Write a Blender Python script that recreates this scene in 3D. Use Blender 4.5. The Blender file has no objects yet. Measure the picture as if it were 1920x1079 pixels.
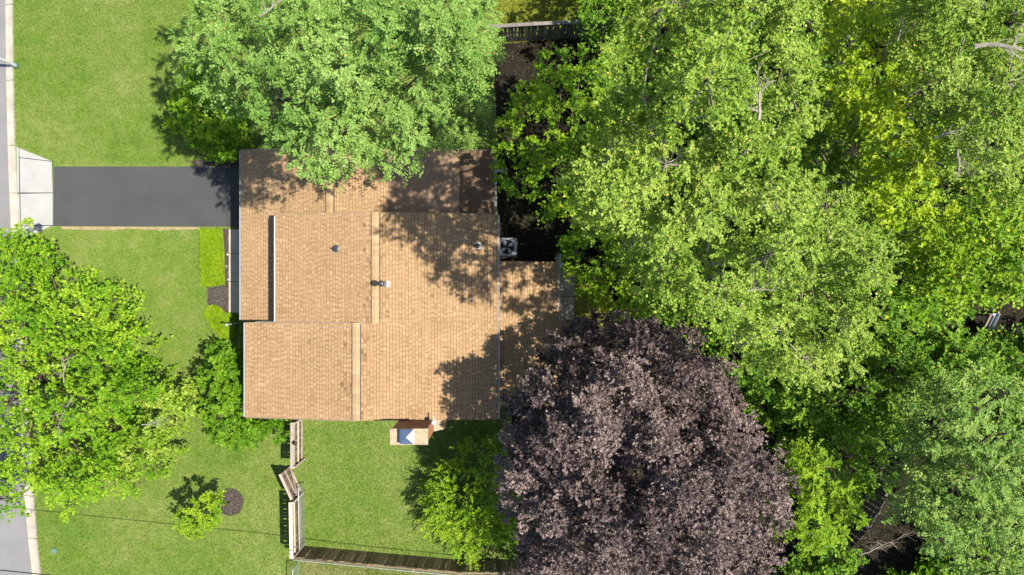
import bpy, math, random
import numpy as np
from mathutils import Vector, Matrix

# ------------------------------------------------------------------ camera, sky, sun, exposure
H, F = 34.0, 1300.0                      # flying height in metres, focal length in photo pixels
scene = bpy.context.scene
COL = scene.collection
cam_d = bpy.data.cameras.new('camera')
cam_d.sensor_width = 36.0
cam_d.lens = 36.0 * F / 1920.0
cam_d.clip_start, cam_d.clip_end = 0.1, 2000.0
cam = bpy.data.objects.new('camera', cam_d)
cam.location = (0, 0, H)
COL.objects.link(cam)
scene.camera = cam

SUN_EL, SUN_AZ = math.radians(59.5), math.radians(-3.0)
S = Vector((math.cos(SUN_EL) * math.cos(SUN_AZ), math.cos(SUN_EL) * math.sin(SUN_AZ), math.sin(SUN_EL)))
world = bpy.data.worlds.new('World')
scene.world = world
world.use_nodes = True
wn = world.node_tree.nodes
sky = wn.new('ShaderNodeTexSky')
sky.sky_type = 'NISHITA'
sky.sun_disc = False
sky.sun_elevation = SUN_EL
sky.sun_rotation = math.radians(90) - SUN_AZ
wn['Background'].inputs['Strength'].default_value = 0.10
world.node_tree.links.new(sky.outputs[0], wn['Background'].inputs['Color'])
sun_d = bpy.data.lights.new('sun', 'SUN')
sun_d.energy = 4.8
sun_d.angle = math.radians(0.5)
sun_d.color = (1.0, 0.93, 0.82)
sun = bpy.data.objects.new('sun', sun_d)
sun.rotation_euler = S.to_track_quat('Z', 'Y').to_euler()
sun.location = (20, -2, 40)
COL.objects.link(sun)
scene.view_settings.view_transform = 'Standard'
scene.view_settings.look = 'None'
scene.view_settings.exposure = 1.42
scene.view_settings.gamma = 1.0
scene.cycles.max_bounces = 5
scene.cycles.diffuse_bounces = 3
scene.cycles.glossy_bounces = 2
scene.cycles.transmission_bounces = 3

# ------------------------------------------------------------------ helpers
rng = np.random.default_rng(7)
random.seed(7)


def at(px, py, z=0.0):
    s = (H - z) / F
    return ((px - 960.0) * s, (540.0 - py) * s, z)


def tag(o, label=None, cat=None, group=None, kind=None):
    if label: o['label'] = label
    if cat: o['category'] = cat
    if group: o['group'] = group
    if kind: o['kind'] = kind
    return o


def empty(name, loc=(0, 0, 0), parent=None):
    o = bpy.data.objects.new(name, None)
    o.location = loc
    o.empty_display_size = 0.3
    COL.objects.link(o)
    if parent: o.parent = parent
    return o


def link(name, me, mat, parent=None, loc=None):
    o = bpy.data.objects.new(name, me)
    COL.objects.link(o)
    if mat is not None and len(me.materials) == 0:
        me.materials.append(mat)
    if parent is not None:
        o.parent = parent
        o.matrix_parent_inverse = Matrix.Translation(-Vector(parent_origin(parent)))
    if loc is not None:
        o.location = loc
    return o


def parent_origin(o):
    # shapes are written in world coordinates: only a top-level Empty has an offset to undo
    return Vector(o.location) if o.parent is None else Vector((0, 0, 0))


class MB:
    """collects shapes given in world coordinates, then links them as one mesh object"""
    def __init__(self):
        self.v, self.f = [], []

    def add(self, vs, fs):
        b = len(self.v)
        self.v += [tuple(v) for v in vs]
        self.f += [tuple(i + b for i in f) for f in fs]
        return self

    def box(self, x0, x1, y0, y1, z0, z1):
        vs = [(x, y, z) for z in (z0, z1) for y in (y0, y1) for x in (x0, x1)]
        return self.add(vs, [(0, 2, 3, 1), (4, 5, 7, 6), (0, 1, 5, 4), (2, 6, 7, 3), (0, 4, 6, 2), (1, 3, 7, 5)])

    def obox(self, c, size, m):
        """box of given size, centred at c, turned by the 3x3 matrix m"""
        vs = []
        for z in (-.5, .5):
            for y in (-.5, .5):
                for x in (-.5, .5):
                    vs.append(Vector(c) + m @ Vector((x * size[0], y * size[1], z * size[2])))
        return self.add(vs, [(0, 2, 3, 1), (4, 5, 7, 6), (0, 1, 5, 4), (2, 6, 7, 3), (0, 4, 6, 2), (1, 3, 7, 5)])

    def slab(self, poly, z0, z1):
        """extruded polygon; poly of (x, y); z0 / z1 numbers or per-corner lists; counter-clockwise or not"""
        n = len(poly)
        a = sum(poly[i][0] * poly[(i + 1) % n][1] - poly[(i + 1) % n][0] * poly[i][1] for i in range(n))
        idx = list(range(n)) if a > 0 else list(range(n - 1, -1, -1))
        zz0 = z0 if isinstance(z0, (list, tuple)) else [z0] * n
        zz1 = z1 if isinstance(z1, (list, tuple)) else [z1] * n
        vs = [(poly[i][0], poly[i][1], zz0[i]) for i in idx] + [(poly[i][0], poly[i][1], zz1[i]) for i in idx]
        fs = [tuple(range(n - 1, -1, -1)), tuple(range(n, 2 * n))]
        fs += [(i, (i + 1) % n, n + (i + 1) % n, n + i) for i in range(n)]
        return self.add(vs, fs)

    def sheet(self, poly, z):
        n = len(poly)
        a = sum(poly[i][0] * poly[(i + 1) % n][1] - poly[(i + 1) % n][0] * poly[i][1] for i in range(n))
        p = poly if a > 0 else poly[::-1]
        return self.add([(x, y, z) for x, y in p], [tuple(range(n))])

    def tube(self, pts, rad, n=6, cap=True):
        pts = [Vector(p) for p in pts]
        if not isinstance(rad, (list, tuple)): rad = [rad] * len(pts)
        vs, fs = [], []
        up = Vector((0.31, 0.17, 0.93))
        for i, p in enumerate(pts):
            d = (pts[min(i + 1, len(pts) - 1)] - pts[max(i - 1, 0)])
            if d.length < 1e-9: d = Vector((0, 0, 1))
            d.normalize()
            u = d.cross(up)
            if u.length < 1e-3: u = d.cross(Vector((1, 0, 0)))
            u.normalize()
            w = d.cross(u)
            for k in range(n):
                a = 2 * math.pi * k / n
                vs.append(p + (u * math.cos(a) + w * math.sin(a)) * rad[i])
        for i in range(len(pts) - 1):
            for k in range(n):
                a, b = i * n + k, i * n + (k + 1) % n
                fs.append((a, b, b + n, a + n))
        if cap:
            fs.append(tuple(range(n - 1, -1, -1)))
            fs.append(tuple(range((len(pts) - 1) * n, len(pts) * n)))
        return self.add(vs, fs)

    def lathe(self, c, prof, n=20):
        """profile of (radius, z) turned about the vertical through c"""
        vs, fs = [], []
        for r, z in prof:
            for k in range(n):
                a = 2 * math.pi * k / n
                vs.append((c[0] + r * math.cos(a), c[1] + r * math.sin(a), c[2] + z))
        for i in range(len(prof) - 1):
            for k in range(n):
                a, b = i * n + k, i * n + (k + 1) % n
                fs.append((a, b, b + n, a + n))
        fs.append(tuple(range(n - 1, -1, -1)))
        fs.append(tuple(range((len(prof) - 1) * n, len(prof) * n)))
        return self.add(vs, fs)

    def mesh(self, name):
        me = bpy.data.meshes.new(name)
        me.from_pydata(self.v, [], self.f)
        me.update()
        return me

    def build(self, name, mat, parent=None, smooth=False, bevel=0.0):
        me = self.mesh(name)
        if smooth:
            me.polygons.foreach_set('use_smooth', [True] * len(me.polygons))
        o = link(name, me, mat, parent)
        if bevel:
            b = o.modifiers.new('bevel', 'BEVEL')
            b.width = bevel
            b.segments = 2
            b.limit_method = 'ANGLE'
        return o


def np_mesh(name, V, T, face_attrs=None):
    """V (n,3) float, T (m,3) int triangles, face attributes {name: (m,)}"""
    me = bpy.data.meshes.new(name)
    V = np.ascontiguousarray(V, dtype=np.float32)
    T = np.ascontiguousarray(T, dtype=np.int32)
    me.vertices.add(len(V))
    me.vertices.foreach_set('co', V.ravel())
    m = len(T)
    me.loops.add(m * 3)
    me.loops.foreach_set('vertex_index', T.ravel())
    me.polygons.add(m)
    me.polygons.foreach_set('loop_start', np.arange(0, m * 3, 3, dtype=np.int32))
    me.polygons.foreach_set('loop_total', np.full(m, 3, dtype=np.int32))
    me.update(calc_edges=True)
    me.shade_flat()
    for k, a in (face_attrs or {}).items():
        at_ = me.attributes.new(k, 'FLOAT', 'FACE')
        at_.data.foreach_set('value', np.ascontiguousarray(a, dtype=np.float32))
    return me


def in_poly(x, y, poly):
    """vectorised point in polygon"""
    inside = np.zeros(len(x), dtype=bool)
    n = len(poly)
    for i in range(n):
        x0, y0 = poly[i][0], poly[i][1]
        x1, y1 = poly[(i + 1) % n][0], poly[(i + 1) % n][1]
        c = ((y0 > y) != (y1 > y)) & (x < (x1 - x0) * (y - y0) / (y1 - y0 + 1e-12) + x0)
        inside ^= c
    return inside


def edge_dist(x, y, poly):
    d = np.full(len(x), 1e9)
    n = len(poly)
    for i in range(n):
        ax, ay = poly[i]
        bx, by = poly[(i + 1) % n]
        vx, vy = bx - ax, by - ay
        t = np.clip(((x - ax) * vx + (y - ay) * vy) / (vx * vx + vy * vy + 1e-12), 0, 1)
        d = np.minimum(d, np.hypot(x - ax - t * vx, y - ay - t * vy))
    return d


def gp(*pts):
    """photo pixels on the ground -> world (x, y)"""
    return [at(x, y)[:2] for x, y in pts]


# ------------------------------------------------------------------ materials
def new_mat(name):
    m = bpy.data.materials.new(name)
    m.use_nodes = True
    nt = m.node_tree
    return m, nt, nt.nodes, nt.links, nt.nodes['Principled BSDF']


def ramp(nt, fac, stops, interp='LINEAR'):
    r = nt.nodes.new('ShaderNodeValToRGB')
    r.color_ramp.interpolation = interp
    el = r.color_ramp.elements
    while len(el) < len(stops): el.new(0.5)
    for e, (p, c) in zip(el, stops):
        e.position = p
        e.color = (c[0], c[1], c[2], 1)
    nt.links.new(fac, r.inputs[0])
    return r.outputs[0]


def noise(nt, scale, detail=4, rough=0.55, vec=None, dist=0.0):
    n = nt.nodes.new('ShaderNodeTexNoise')
    n.inputs['Scale'].default_value = scale
    n.inputs['Detail'].default_value = detail
    n.inputs['Roughness'].default_value = rough
    n.inputs['Distortion'].default_value = dist
    if vec is None:
        g = nt.nodes.new('ShaderNodeNewGeometry')
        vec = g.outputs['Position']
    nt.links.new(vec, n.inputs['Vector'])
    return n.outputs['Fac']


def mixc(nt, fac, a, b, mode='MIX'):
    m = nt.nodes.new('ShaderNodeMix')
    m.data_type = 'RGBA'
    m.blend_type = mode
    for sock, v in ((0, fac), (6, a), (7, b)):
        if isinstance(v, (int, float)):
            m.inputs[sock].default_value = v
        elif isinstance(v, (tuple, list)):
            m.inputs[sock].default_value = (v[0], v[1], v[2], 1)
        else:
            nt.links.new(v, m.inputs[sock])
    return m.outputs[2]


def bump(nt, height, strength=0.3, dist=0.02):
    b = nt.nodes.new('ShaderNodeBump')
    b.inputs['Strength'].default_value = strength
    b.inputs['Distance'].default_value = dist
    nt.links.new(height, b.inputs['Height'])
    return b.outputs[0]


K = 0.57                                    # albedo scale that goes with the exposure


def surface(name, c1, c2, scale=3.0, fine=40.0, rough=0.8, bstr=0.3, bdist=0.01, spec=0.3, fine_amt=0.5, metal=0.0):
    """two-tone weathered surface with a fine grain"""
    m, nt, N, L, p = new_mat(name)
    c1, c2 = [v * K for v in c1], [v * K for v in c2]
    a = noise(nt, scale, 5, 0.6)
    col = ramp(nt, a, [(0.3, c1), (0.7, c2)])
    f = noise(nt, fine, 3, 0.6)
    fr = ramp(nt, f, [(0.3, (0.62,) * 3), (0.7, (1.3,) * 3)])
    col = mixc(nt, fine_amt, col, mixc(nt, 1.0, col, fr, 'MULTIPLY'))
    L.new(col, p.inputs['Base Color'])
    L.new(bump(nt, f, bstr, bdist), p.inputs['Normal'])
    p.inputs['Roughness'].default_value = rough
    p.inputs['Specular IOR Level'].default_value = spec
    p.inputs['Metallic'].default_value = metal
    return m


def leaf_mat(name, dark, mid, light, trans=0.35, rough=0.45, tint=None, spec=0.14, tip=None):
    m, nt, N, L, p = new_mat(name)
    a1 = N.new('ShaderNodeAttribute'); a1.attribute_name = 'rnd'
    a2 = N.new('ShaderNodeAttribute'); a2.attribute_name = 'clump'
    mx = N.new('ShaderNodeMath'); mx.operation = 'MULTIPLY_ADD'
    L.new(a2.outputs['Fac'], mx.inputs[0]); mx.inputs[1].default_value = 0.5
    half = N.new('ShaderNodeMath'); half.operation = 'MULTIPLY'
    L.new(a1.outputs['Fac'], half.inputs[0]); half.inputs[1].default_value = 0.5
    L.new(half.outputs[0], mx.inputs[2])
    stops = [(0.15, dark), (0.5, mid), (0.85, light)]
    col = ramp(nt, mx.outputs[0], stops)
    if tip is not None:   # a few discoloured leaves
        st = ramp(nt, a1.outputs['Fac'], [(tip[1], (0, 0, 0)), (tip[1] + 0.01, (1, 1, 1))], 'CONSTANT')
        col = mixc(nt, st, col, tip[0])
    L.new(col, p.inputs['Base Color'])
    p.inputs['Roughness'].default_value = rough
    p.inputs['Specular IOR Level'].default_value = spec
    tr = N.new('ShaderNodeBsdfTranslucent')
    tcol = mixc(nt, 1.0, col, tint or (1.25, 1.2, 0.55), 'MULTIPLY')
    L.new(tcol, tr.inputs['Color'])
    ms = N.new('ShaderNodeMixShader')
    ms.inputs[0].default_value = trans
    L.new(p.outputs[0], ms.inputs[1])
    L.new(tr.outputs[0], ms.inputs[2])
    L.new(ms.outputs[0], N['Material Output'].inputs['Surface'])
    return m


def grain_mat(name, c1, c2, c3, rough=0.75, streak=(30, 3, 30)):
    """weathered wood: streaks along one axis and a tone of its own for each piece"""
    m, nt, N, L, p = new_mat(name)
    oi = N.new('ShaderNodeObjectInfo')
    tc = N.new('ShaderNodeTexCoord')
    mp = N.new('ShaderNodeMapping')
    mp.inputs['Scale'].default_value = streak
    L.new(tc.outputs['Object'], mp.inputs[0])
    f = noise(nt, 1.0, 4, 0.6, mp.outputs[0])
    col = ramp(nt, f, [(0.25, c1), (0.5, c2), (0.8, c3)])
    v = ramp(nt, oi.outputs['Random'], [(0, (0.6, 0.6, 0.62)), (1, (1.32, 1.28, 1.2))])
    L.new(mixc(nt, 1.0, col, v, 'MULTIPLY'), p.inputs['Base Color'])
    L.new(bump(nt, f, 0.4, 0.004), p.inputs['Normal'])
    p.inputs['Roughness'].default_value = rough
    p.inputs['Specular IOR Level'].default_value = 0.2
    return m


M = {}


def lawn_material(name, stops, blade=False, patch=None):
    m, nt, N, L, p = new_mat(name)
    big = noise(nt, 0.22, 4, 0.6)
    med = noise(nt, 1.6, 4, 0.6)
    mm = N.new('ShaderNodeMath'); mm.operation = 'MULTIPLY_ADD'
    L.new(big, mm.inputs[0]); mm.inputs[1].default_value = 0.55
    sc = N.new('ShaderNodeMath'); sc.operation = 'MULTIPLY'; sc.inputs[1].default_value = 0.45
    L.new(med, sc.inputs[0]); L.new(sc.outputs[0], mm.inputs[2])
    col = ramp(nt, mm.outputs[0], stops)
    if blade:
        a = N.new('ShaderNodeAttribute'); a.attribute_name = 'rnd'
        v = ramp(nt, a.outputs['Fac'], [(0, (0.55, 0.6, 0.48)), (0.5, (1.0, 1.0, 0.95)), (0.85, (1.32, 1.25, 1.3)), (1, (1.9, 1.65, 2.0))])
        col = mixc(nt, 1.0, col, v, 'MULTIPLY')
    else:
        f = noise(nt, 22.0, 4, 0.7)
        col = mixc(nt, 1.0, col, ramp(nt, f, [(0.3, (0.5, 0.52, 0.45)), (0.7, (1.15, 1.12, 1.1))]), 'MULTIPLY')
        L.new(bump(nt, f, 0.6, 0.03), p.inputs['Normal'])
    L.new(col, p.inputs['Base Color'])
    p.inputs['Roughness'].default_value = 0.6
    p.inputs['Specular IOR Level'].default_value = 0.2
    if blade:
        tr = N.new('ShaderNodeBsdfTranslucent')
        L.new(mixc(nt, 1.0, col, (1.2, 1.15, 0.6), 'MULTIPLY'), tr.inputs['Color'])
        ms = N.new('ShaderNodeMixShader'); ms.inputs[0].default_value = 0.3
        L.new(p.outputs[0], ms.inputs[1]); L.new(tr.outputs[0], ms.inputs[2])
        L.new(ms.outputs[0], N['Material Output'].inputs['Surface'])
    return m


GRASS = [(0.32, (0.060, 0.122, 0.010)), (0.43, (0.086, 0.146, 0.016)), (0.54, (0.112, 0.160, 0.028)), (0.68, (0.156, 0.188, 0.052))]
M['lawn'] = lawn_material('lawn', GRASS)
M['blade'] = lawn_material('blade', GRASS, True)
LIME = [(0.30, (0.110, 0.205, 0.003)), (0.5, (0.160, 0.255, 0.005)), (0.72, (0.210, 0.295, 0.010))]
M['lime'] = lawn_material('lime', LIME)
M['lime_blade'] = lawn_material('lime_blade', LIME, True)
M['ground'] = lawn_material('ground', [(0.3, (0.09, 0.14, 0.02)), (0.5, (0.14, 0.19, 0.03)), (0.7, (0.20, 0.21, 0.06))])
M['yellow_grass'] = lawn_material('yellow_grass', [(0.3, (0.07, 0.11, 0.01)), (0.5, (0.14, 0.17, 0.015)), (0.7, (0.22, 0.22, 0.03))])
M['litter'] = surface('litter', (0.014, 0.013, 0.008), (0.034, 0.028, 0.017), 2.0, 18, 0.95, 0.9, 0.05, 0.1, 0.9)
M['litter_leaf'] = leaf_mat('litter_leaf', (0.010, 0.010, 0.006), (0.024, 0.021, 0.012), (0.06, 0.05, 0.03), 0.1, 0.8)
M['mulch'] = surface('mulch', (0.050, 0.040, 0.034), (0.095, 0.078, 0.068), 4, 60, 0.95, 0.9, 0.03, 0.1, 0.9)
M['chip'] = leaf_mat('chip', (0.018, 0.014, 0.012), (0.052, 0.043, 0.037), (0.115, 0.098, 0.085), 0.0, 0.9)
M['asphalt_new'] = surface('asphalt_new', (0.058, 0.060, 0.060), (0.074, 0.075, 0.075), 0.6, 90, 0.85, 0.25, 0.004, 0.25, 0.35)
M['asphalt_dark'] = surface('asphalt_dark', (0.052, 0.053, 0.052), (0.070, 0.070, 0.068), 2.0, 70, 0.9, 0.3, 0.005, 0.25, 0.5)
M['road'] = surface('road', (0.20, 0.198, 0.203), (0.25, 0.247, 0.25), 0.8, 60, 0.9, 0.3, 0.005, 0.25, 0.45)
M['kerb'] = surface('kerb', (0.38, 0.34, 0.28), (0.54, 0.50, 0.42), 1.5, 30, 0.85, 0.3, 0.006, 0.3, 0.4)
M['concrete'] = surface('concrete', (0.36, 0.362, 0.345), (0.435, 0.433, 0.41), 1.2, 45, 0.8, 0.2, 0.004, 0.3, 0.25)
M['walk'] = surface('walk', (0.42, 0.36, 0.26), (0.55, 0.48, 0.36), 2.0, 40, 0.85, 0.3, 0.005, 0.3, 0.4)
M['edging_soil'] = surface('edging_soil', (0.30, 0.22, 0.13), (0.46, 0.36, 0.22), 3.0, 40, 0.95, 0.8, 0.02, 0.1, 0.6)
M['white'] = surface('white', (0.58, 0.59, 0.61), (0.66, 0.67, 0.69), 3, 30, 0.45, 0.05, 0.001, 0.5, 0.15)
M['siding'] = surface('siding', (0.50, 0.46, 0.38), (0.58, 0.53, 0.45), 2, 30, 0.6, 0.05, 0.002, 0.3, 0.2)
M['fascia'] = surface('fascia', (0.24, 0.19, 0.14), (0.30, 0.24, 0.18), 3, 30, 0.6, 0.1, 0.002, 0.3, 0.2)
M['deck'] = surface('deck', (0.20, 0.13, 0.075), (0.24, 0.16, 0.095), 3, 50, 0.95, 0.3, 0.003, 0.1, 0.4)
M['rolled'] = surface('rolled', (0.30, 0.195, 0.120), (0.36, 0.240, 0.155), 0.9, 80, 0.95, 0.25, 0.003, 0.15, 0.35)
M['dark_metal'] = surface('dark_metal', (0.03, 0.032, 0.036), (0.055, 0.058, 0.062), 5, 40, 0.5, 0.05, 0.001, 0.5, 0.3)
M['galv'] = surface('galv', (0.42, 0.45, 0.50), (0.56, 0.59, 0.64), 6, 40, 0.35, 0.05, 0.001, 0.5, 0.3, metal=0.7)
M['cap_metal'] = surface('cap_metal', (0.55, 0.60, 0.68), (0.62, 0.67, 0.74), 6, 40, 0.22, 0.03, 0.001, 0.5, 0.15, metal=0.95)
M['cap_stone'] = surface('cap_stone', (0.34, 0.27, 0.17), (0.52, 0.43, 0.29), 4, 30, 0.9, 0.5, 0.01, 0.2, 0.6)
M['mortar'] = surface('mortar', (0.40, 0.33, 0.28), (0.48, 0.41, 0.35), 6, 50, 0.95, 0.3, 0.003, 0.1, 0.4)
M['glass'] = surface('glass', (0.02, 0.025, 0.03), (0.03, 0.035, 0.04), 1, 10, 0.08, 0.0, 0.001, 0.6, 0.0)
M['ac'] = surface('ac', (0.50, 0.53, 0.55), (0.60, 0.63, 0.65), 3, 30, 0.5, 0.05, 0.001, 0.4, 0.2)
M['blade_grey'] = surface('blade_grey', (0.88, 0.90, 0.92), (0.96, 0.98, 1.0), 5, 30, 0.4, 0.02, 0.001, 0.4, 0.1)
M['plastic_blue'] = surface('plastic_blue', (0.50, 0.57, 0.66), (0.60, 0.66, 0.74), 3, 20, 0.35, 0.02, 0.001, 0.5, 0.1)
M['plastic_red'] = surface('plastic_red', (0.16, 0.02, 0.02), (0.22, 0.03, 0.03), 3, 20, 0.4, 0.02, 0.001, 0.5, 0.1)
M['teal'] = surface('teal', (0.09, 0.19, 0.13), (0.13, 0.24, 0.17), 8, 30, 0.6, 0.1, 0.002, 0.4, 0.3)
M['wire'] = surface('wire', (0.36, 0.42, 0.38), (0.48, 0.53, 0.49), 8, 30, 0.45, 0.05, 0.001, 0.5, 0.2, metal=0.3)
M['black'] = surface('black', (0.012, 0.012, 0.013), (0.02, 0.02, 0.022), 8, 30, 0.6, 0.05, 0.001, 0.4, 0.2)
M['stone'] = surface('stone', (0.28, 0.26, 0.24), (0.44, 0.41, 0.37), 6, 30, 0.9, 0.5, 0.01, 0.2, 0.5)
M['bark'] = surface('bark', (0.10, 0.075, 0.055), (0.20, 0.16, 0.12), 5, 30, 0.95, 0.9, 0.03, 0.1, 0.6)
M['bark_pale'] = surface('bark_pale', (0.26, 0.22, 0.17), (0.46, 0.41, 0.34), 4, 25, 0.9, 0.7, 0.02, 0.15, 0.5)
M['bark_dead'] = surface('bark_dead', (0.40, 0.36, 0.32), (0.58, 0.54, 0.49), 4, 25, 0.9, 0.5, 0.01, 0.15, 0.4)
M['wood_pale'] = grain_mat('wood_pale', (0.19, 0.155, 0.125), (0.28, 0.24, 0.20), (0.37, 0.325, 0.275))
M['wood_brown'] = grain_mat('wood_brown', (0.085, 0.062, 0.042), (0.145, 0.108, 0.072), (0.215, 0.168, 0.115))
M['wood_warm'] = grain_mat('wood_warm', (0.14, 0.095, 0.055), (0.24, 0.17, 0.10), (0.34, 0.255, 0.155))
M['wood_grey'] = grain_mat('wood_grey', (0.065, 0.058, 0.052), (0.11, 0.10, 0.09), (0.18, 0.165, 0.15))


def shingle_mat(name, source):
    m, nt, N, L, p = new_mat(name)
    if source == 'attr':
        a = N.new('ShaderNodeAttribute'); a.attribute_name = 'rnd'; fac = a.outputs['Fac']
    else:
        a = N.new('ShaderNodeObjectInfo'); fac = a.outputs['Random']
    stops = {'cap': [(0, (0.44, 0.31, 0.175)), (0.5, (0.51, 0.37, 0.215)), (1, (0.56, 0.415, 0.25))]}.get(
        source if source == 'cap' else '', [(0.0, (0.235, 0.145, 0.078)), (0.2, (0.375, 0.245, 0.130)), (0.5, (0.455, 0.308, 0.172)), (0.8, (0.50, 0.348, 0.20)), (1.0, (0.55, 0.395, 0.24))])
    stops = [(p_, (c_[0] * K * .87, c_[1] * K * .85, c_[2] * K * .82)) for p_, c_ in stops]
    col = ramp(nt, fac, stops)
    g = noise(nt, 160, 2, 0.7)
    col = mixc(nt, 1.0, col, ramp(nt, g, [(0.3, (0.82,) * 3), (0.7, (1.14,) * 3)]), 'MULTIPLY')
    b = noise(nt, 0.8, 4, 0.6)
    col = mixc(nt, 1.0, col, ramp(nt, b, [(0.3, (0.93, 0.92, 0.9)), (0.7, (1.06, 1.05, 1.04))]), 'MULTIPLY')
    L.new(col, p.inputs['Base Color'])
    L.new(bump(nt, g, 0.3, 0.002), p.inputs['Normal'])
    p.inputs['Roughness'].default_value = 0.95
    p.inputs['Specular IOR Level'].default_value = 0.15
    return m


M['shingle'] = shingle_mat('shingle', 'attr')
M['shingle_single'] = shingle_mat('shingle_single', 'object')
M['ridge_cap'] = shingle_mat('ridge_cap', 'cap')


def brick_mat():
    m, nt, N, L, p = new_mat('brick')
    a = N.new('ShaderNodeAttribute'); a.attribute_name = 'rnd'
    col = ramp(nt, a.outputs['Fac'], [(0, (0.15, 0.055, 0.025)), (0.5, (0.24, 0.09, 0.038)), (1, (0.30, 0.13, 0.06))])
    g = noise(nt, 60, 3, 0.6)
    col = mixc(nt, 1.0, col, ramp(nt, g, [(0.3, (0.8,) * 3), (0.7, (1.15,) * 3)]), 'MULTIPLY')
    L.new(col, p.inputs['Base Color'])
    L.new(bump(nt, g, 0.4, 0.004), p.inputs['Normal'])
    p.inputs['Roughness'].default_value = 0.9
    return m


M['brick'] = brick_mat()

# foliage: dark, mid, light leaf colours of each species
M['locust'] = leaf_mat('locust', (0.062, 0.145, 0.02), (0.142, 0.246, 0.046), (0.235, 0.338, 0.09), 0.3, 0.5, tip=((0.30, 0.22, 0.06), 0.985))
M['locust_blue'] = leaf_mat('locust_blue', (0.06, 0.14, 0.022), (0.138, 0.24, 0.044), (0.25, 0.342, 0.072), 0.32, 0.5, tip=((0.30, 0.24, 0.06), 0.985))
M['maple'] = leaf_mat('maple', (0.044, 0.128, 0.003), (0.112, 0.226, 0.007), (0.23, 0.33, 0.019), 0.31, 0.5)
M['maple_cream'] = leaf_mat('maple_cream', (0.065, 0.15, 0.005), (0.145, 0.245, 0.014), (0.285, 0.35, 0.06), 0.32, 0.5)
M['dense'] = leaf_mat('dense', (0.036, 0.105, 0.003), (0.08, 0.178, 0.006), (0.165, 0.268, 0.014), 0.3, 0.48)
M['lime_leaf'] = leaf_mat('lime_leaf', (0.07, 0.165, 0.005), (0.15, 0.262, 0.01), (0.265, 0.362, 0.022), 0.36, 0.5)
M['pale'] = leaf_mat('pale', (0.078, 0.16, 0.012), (0.18, 0.276, 0.032), (0.305, 0.38, 0.082), 0.31, 0.48, tip=((0.44, 0.34, 0.06), 0.972))
M['pale_cool'] = leaf_mat('pale_cool', (0.08, 0.162, 0.014), (0.182, 0.278, 0.034), (0.308, 0.385, 0.08), 0.32, 0.48, tip=((0.42, 0.32, 0.07), 0.98))
M['yellow_leaf'] = leaf_mat('yellow_leaf', (0.1, 0.185, 0.004), (0.21, 0.31, 0.01), (0.35, 0.415, 0.024), 0.34, 0.48, tip=((0.50, 0.42, 0.04), 0.975))
M['wood_leaf'] = leaf_mat('wood_leaf', (0.036, 0.104, 0.006), (0.084, 0.18, 0.012), (0.18, 0.282, 0.02), 0.32, 0.48, tip=((0.34, 0.36, 0.03), 0.97))
M['under'] = leaf_mat('under', (0.05, 0.128, 0.004), (0.112, 0.218, 0.008), (0.26, 0.352, 0.018), 0.34, 0.48, tip=((0.36, 0.38, 0.03), 0.97))
M['purple'] = leaf_mat('purple', (0.014, 0.009, 0.011), (0.072, 0.05, 0.047), (0.215, 0.166, 0.147), 0.08, 0.5, tint=(1.5, 0.75, 0.7), spec=0.2, tip=((0.13, 0.14, 0.05), 0.994))

# ------------------------------------------------------------------ the ground
gnd = MB().sheet([(-400, -400), (400, -400), (400, 400), (-400, 400)], -0.012).build('ground', M['ground'])
tag(gnd, kind='structure')

ROAD_EDGE = [(4, -700), (8, -200), (10, 0), (12, 200), (16, 330), (20, 430), (33, 700), (47, 960), (60, 1079), (78, 1200), (150, 1700)]
KERB_W = [15, 15, 15, 15, 15, 17, 18, 19, 17, 17, 17]
EDGE = [(x + w, y) for (x, y), w in zip(ROAD_EDGE, KERB_W)]
road = MB().sheet(gp(*(ROAD_EDGE + [(-340, 1700), (-360, -700)])), -0.004).build('road', M['road'])
tag(road, kind='structure')

lawn_poly = gp(*(EDGE + [(1100, 1700), (1000, 1100), (970, 1050), (955, 760), (930, 700), (930, 280), (925, -700)]))
lawn = MB().sheet(lawn_poly, 0.0).build('lawn', M['lawn'])
tag(lawn, kind='structure')
wood_poly = gp((925, 84), (1100, 70), (1200, -700), (2700, -700), (2700, 1700), (1105, 1700), (1005, 1100), (975, 1050), (958, 760), (933, 700), (933, 280))
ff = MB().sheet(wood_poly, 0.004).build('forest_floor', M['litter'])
tag(ff, kind='structure')
tag(MB().sheet(gp((925, 84), (1100, 70), (1195, -700), (926, -700)), -0.004).build('neighbour_lawn', M['yellow_grass']), kind='structure')

# road gutter and kerb in lengths, with joints
kerb = empty('kerb', (*at(20, 540)[:2], 0))
tag(kerb, kind='structure')


def lerp_line(pts, y):
    for (x0, y0), (x1, y1) in zip(pts[:-1], pts[1:]):
        if y0 <= y <= y1:
            return x0 + (x1 - x0) * (y - y0) / (y1 - y0)
    return pts[-1][0]


ys = [-260, -130, 10, 152, 274, 363, 447, 560, 680, 800, 930, 1010, 1090, 1210]
for y0, y1 in zip(ys[:-1], ys[1:]):
    e = 0.6
    ya, yb = y0 + e, y1 - e
    drop = 274 <= y0 < 447
    hi = 0.035 if drop else 0.11
    a0, a1 = lerp_line(ROAD_EDGE, ya), lerp_line(ROAD_EDGE, yb)
    b0, b1 = lerp_line(EDGE, ya), lerp_line(EDGE, yb)
    m0, m1 = a0 + (b0 - a0) * .62, a1 + (b1 - a1) * .62
    mb = MB()
    mb.slab(gp((a0, ya), (m0, ya), (m1, yb), (a1, yb)), -0.02, [0.003, 0.012, 0.012, 0.003])
    mb.slab(gp((m0 + .05, ya), (b0, ya), (b1, yb), (m1 + .05, yb)), -0.02, [hi * .75, hi, hi, hi * .75])
    mb.build('kerb_stone', M['kerb'], kerb)

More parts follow.
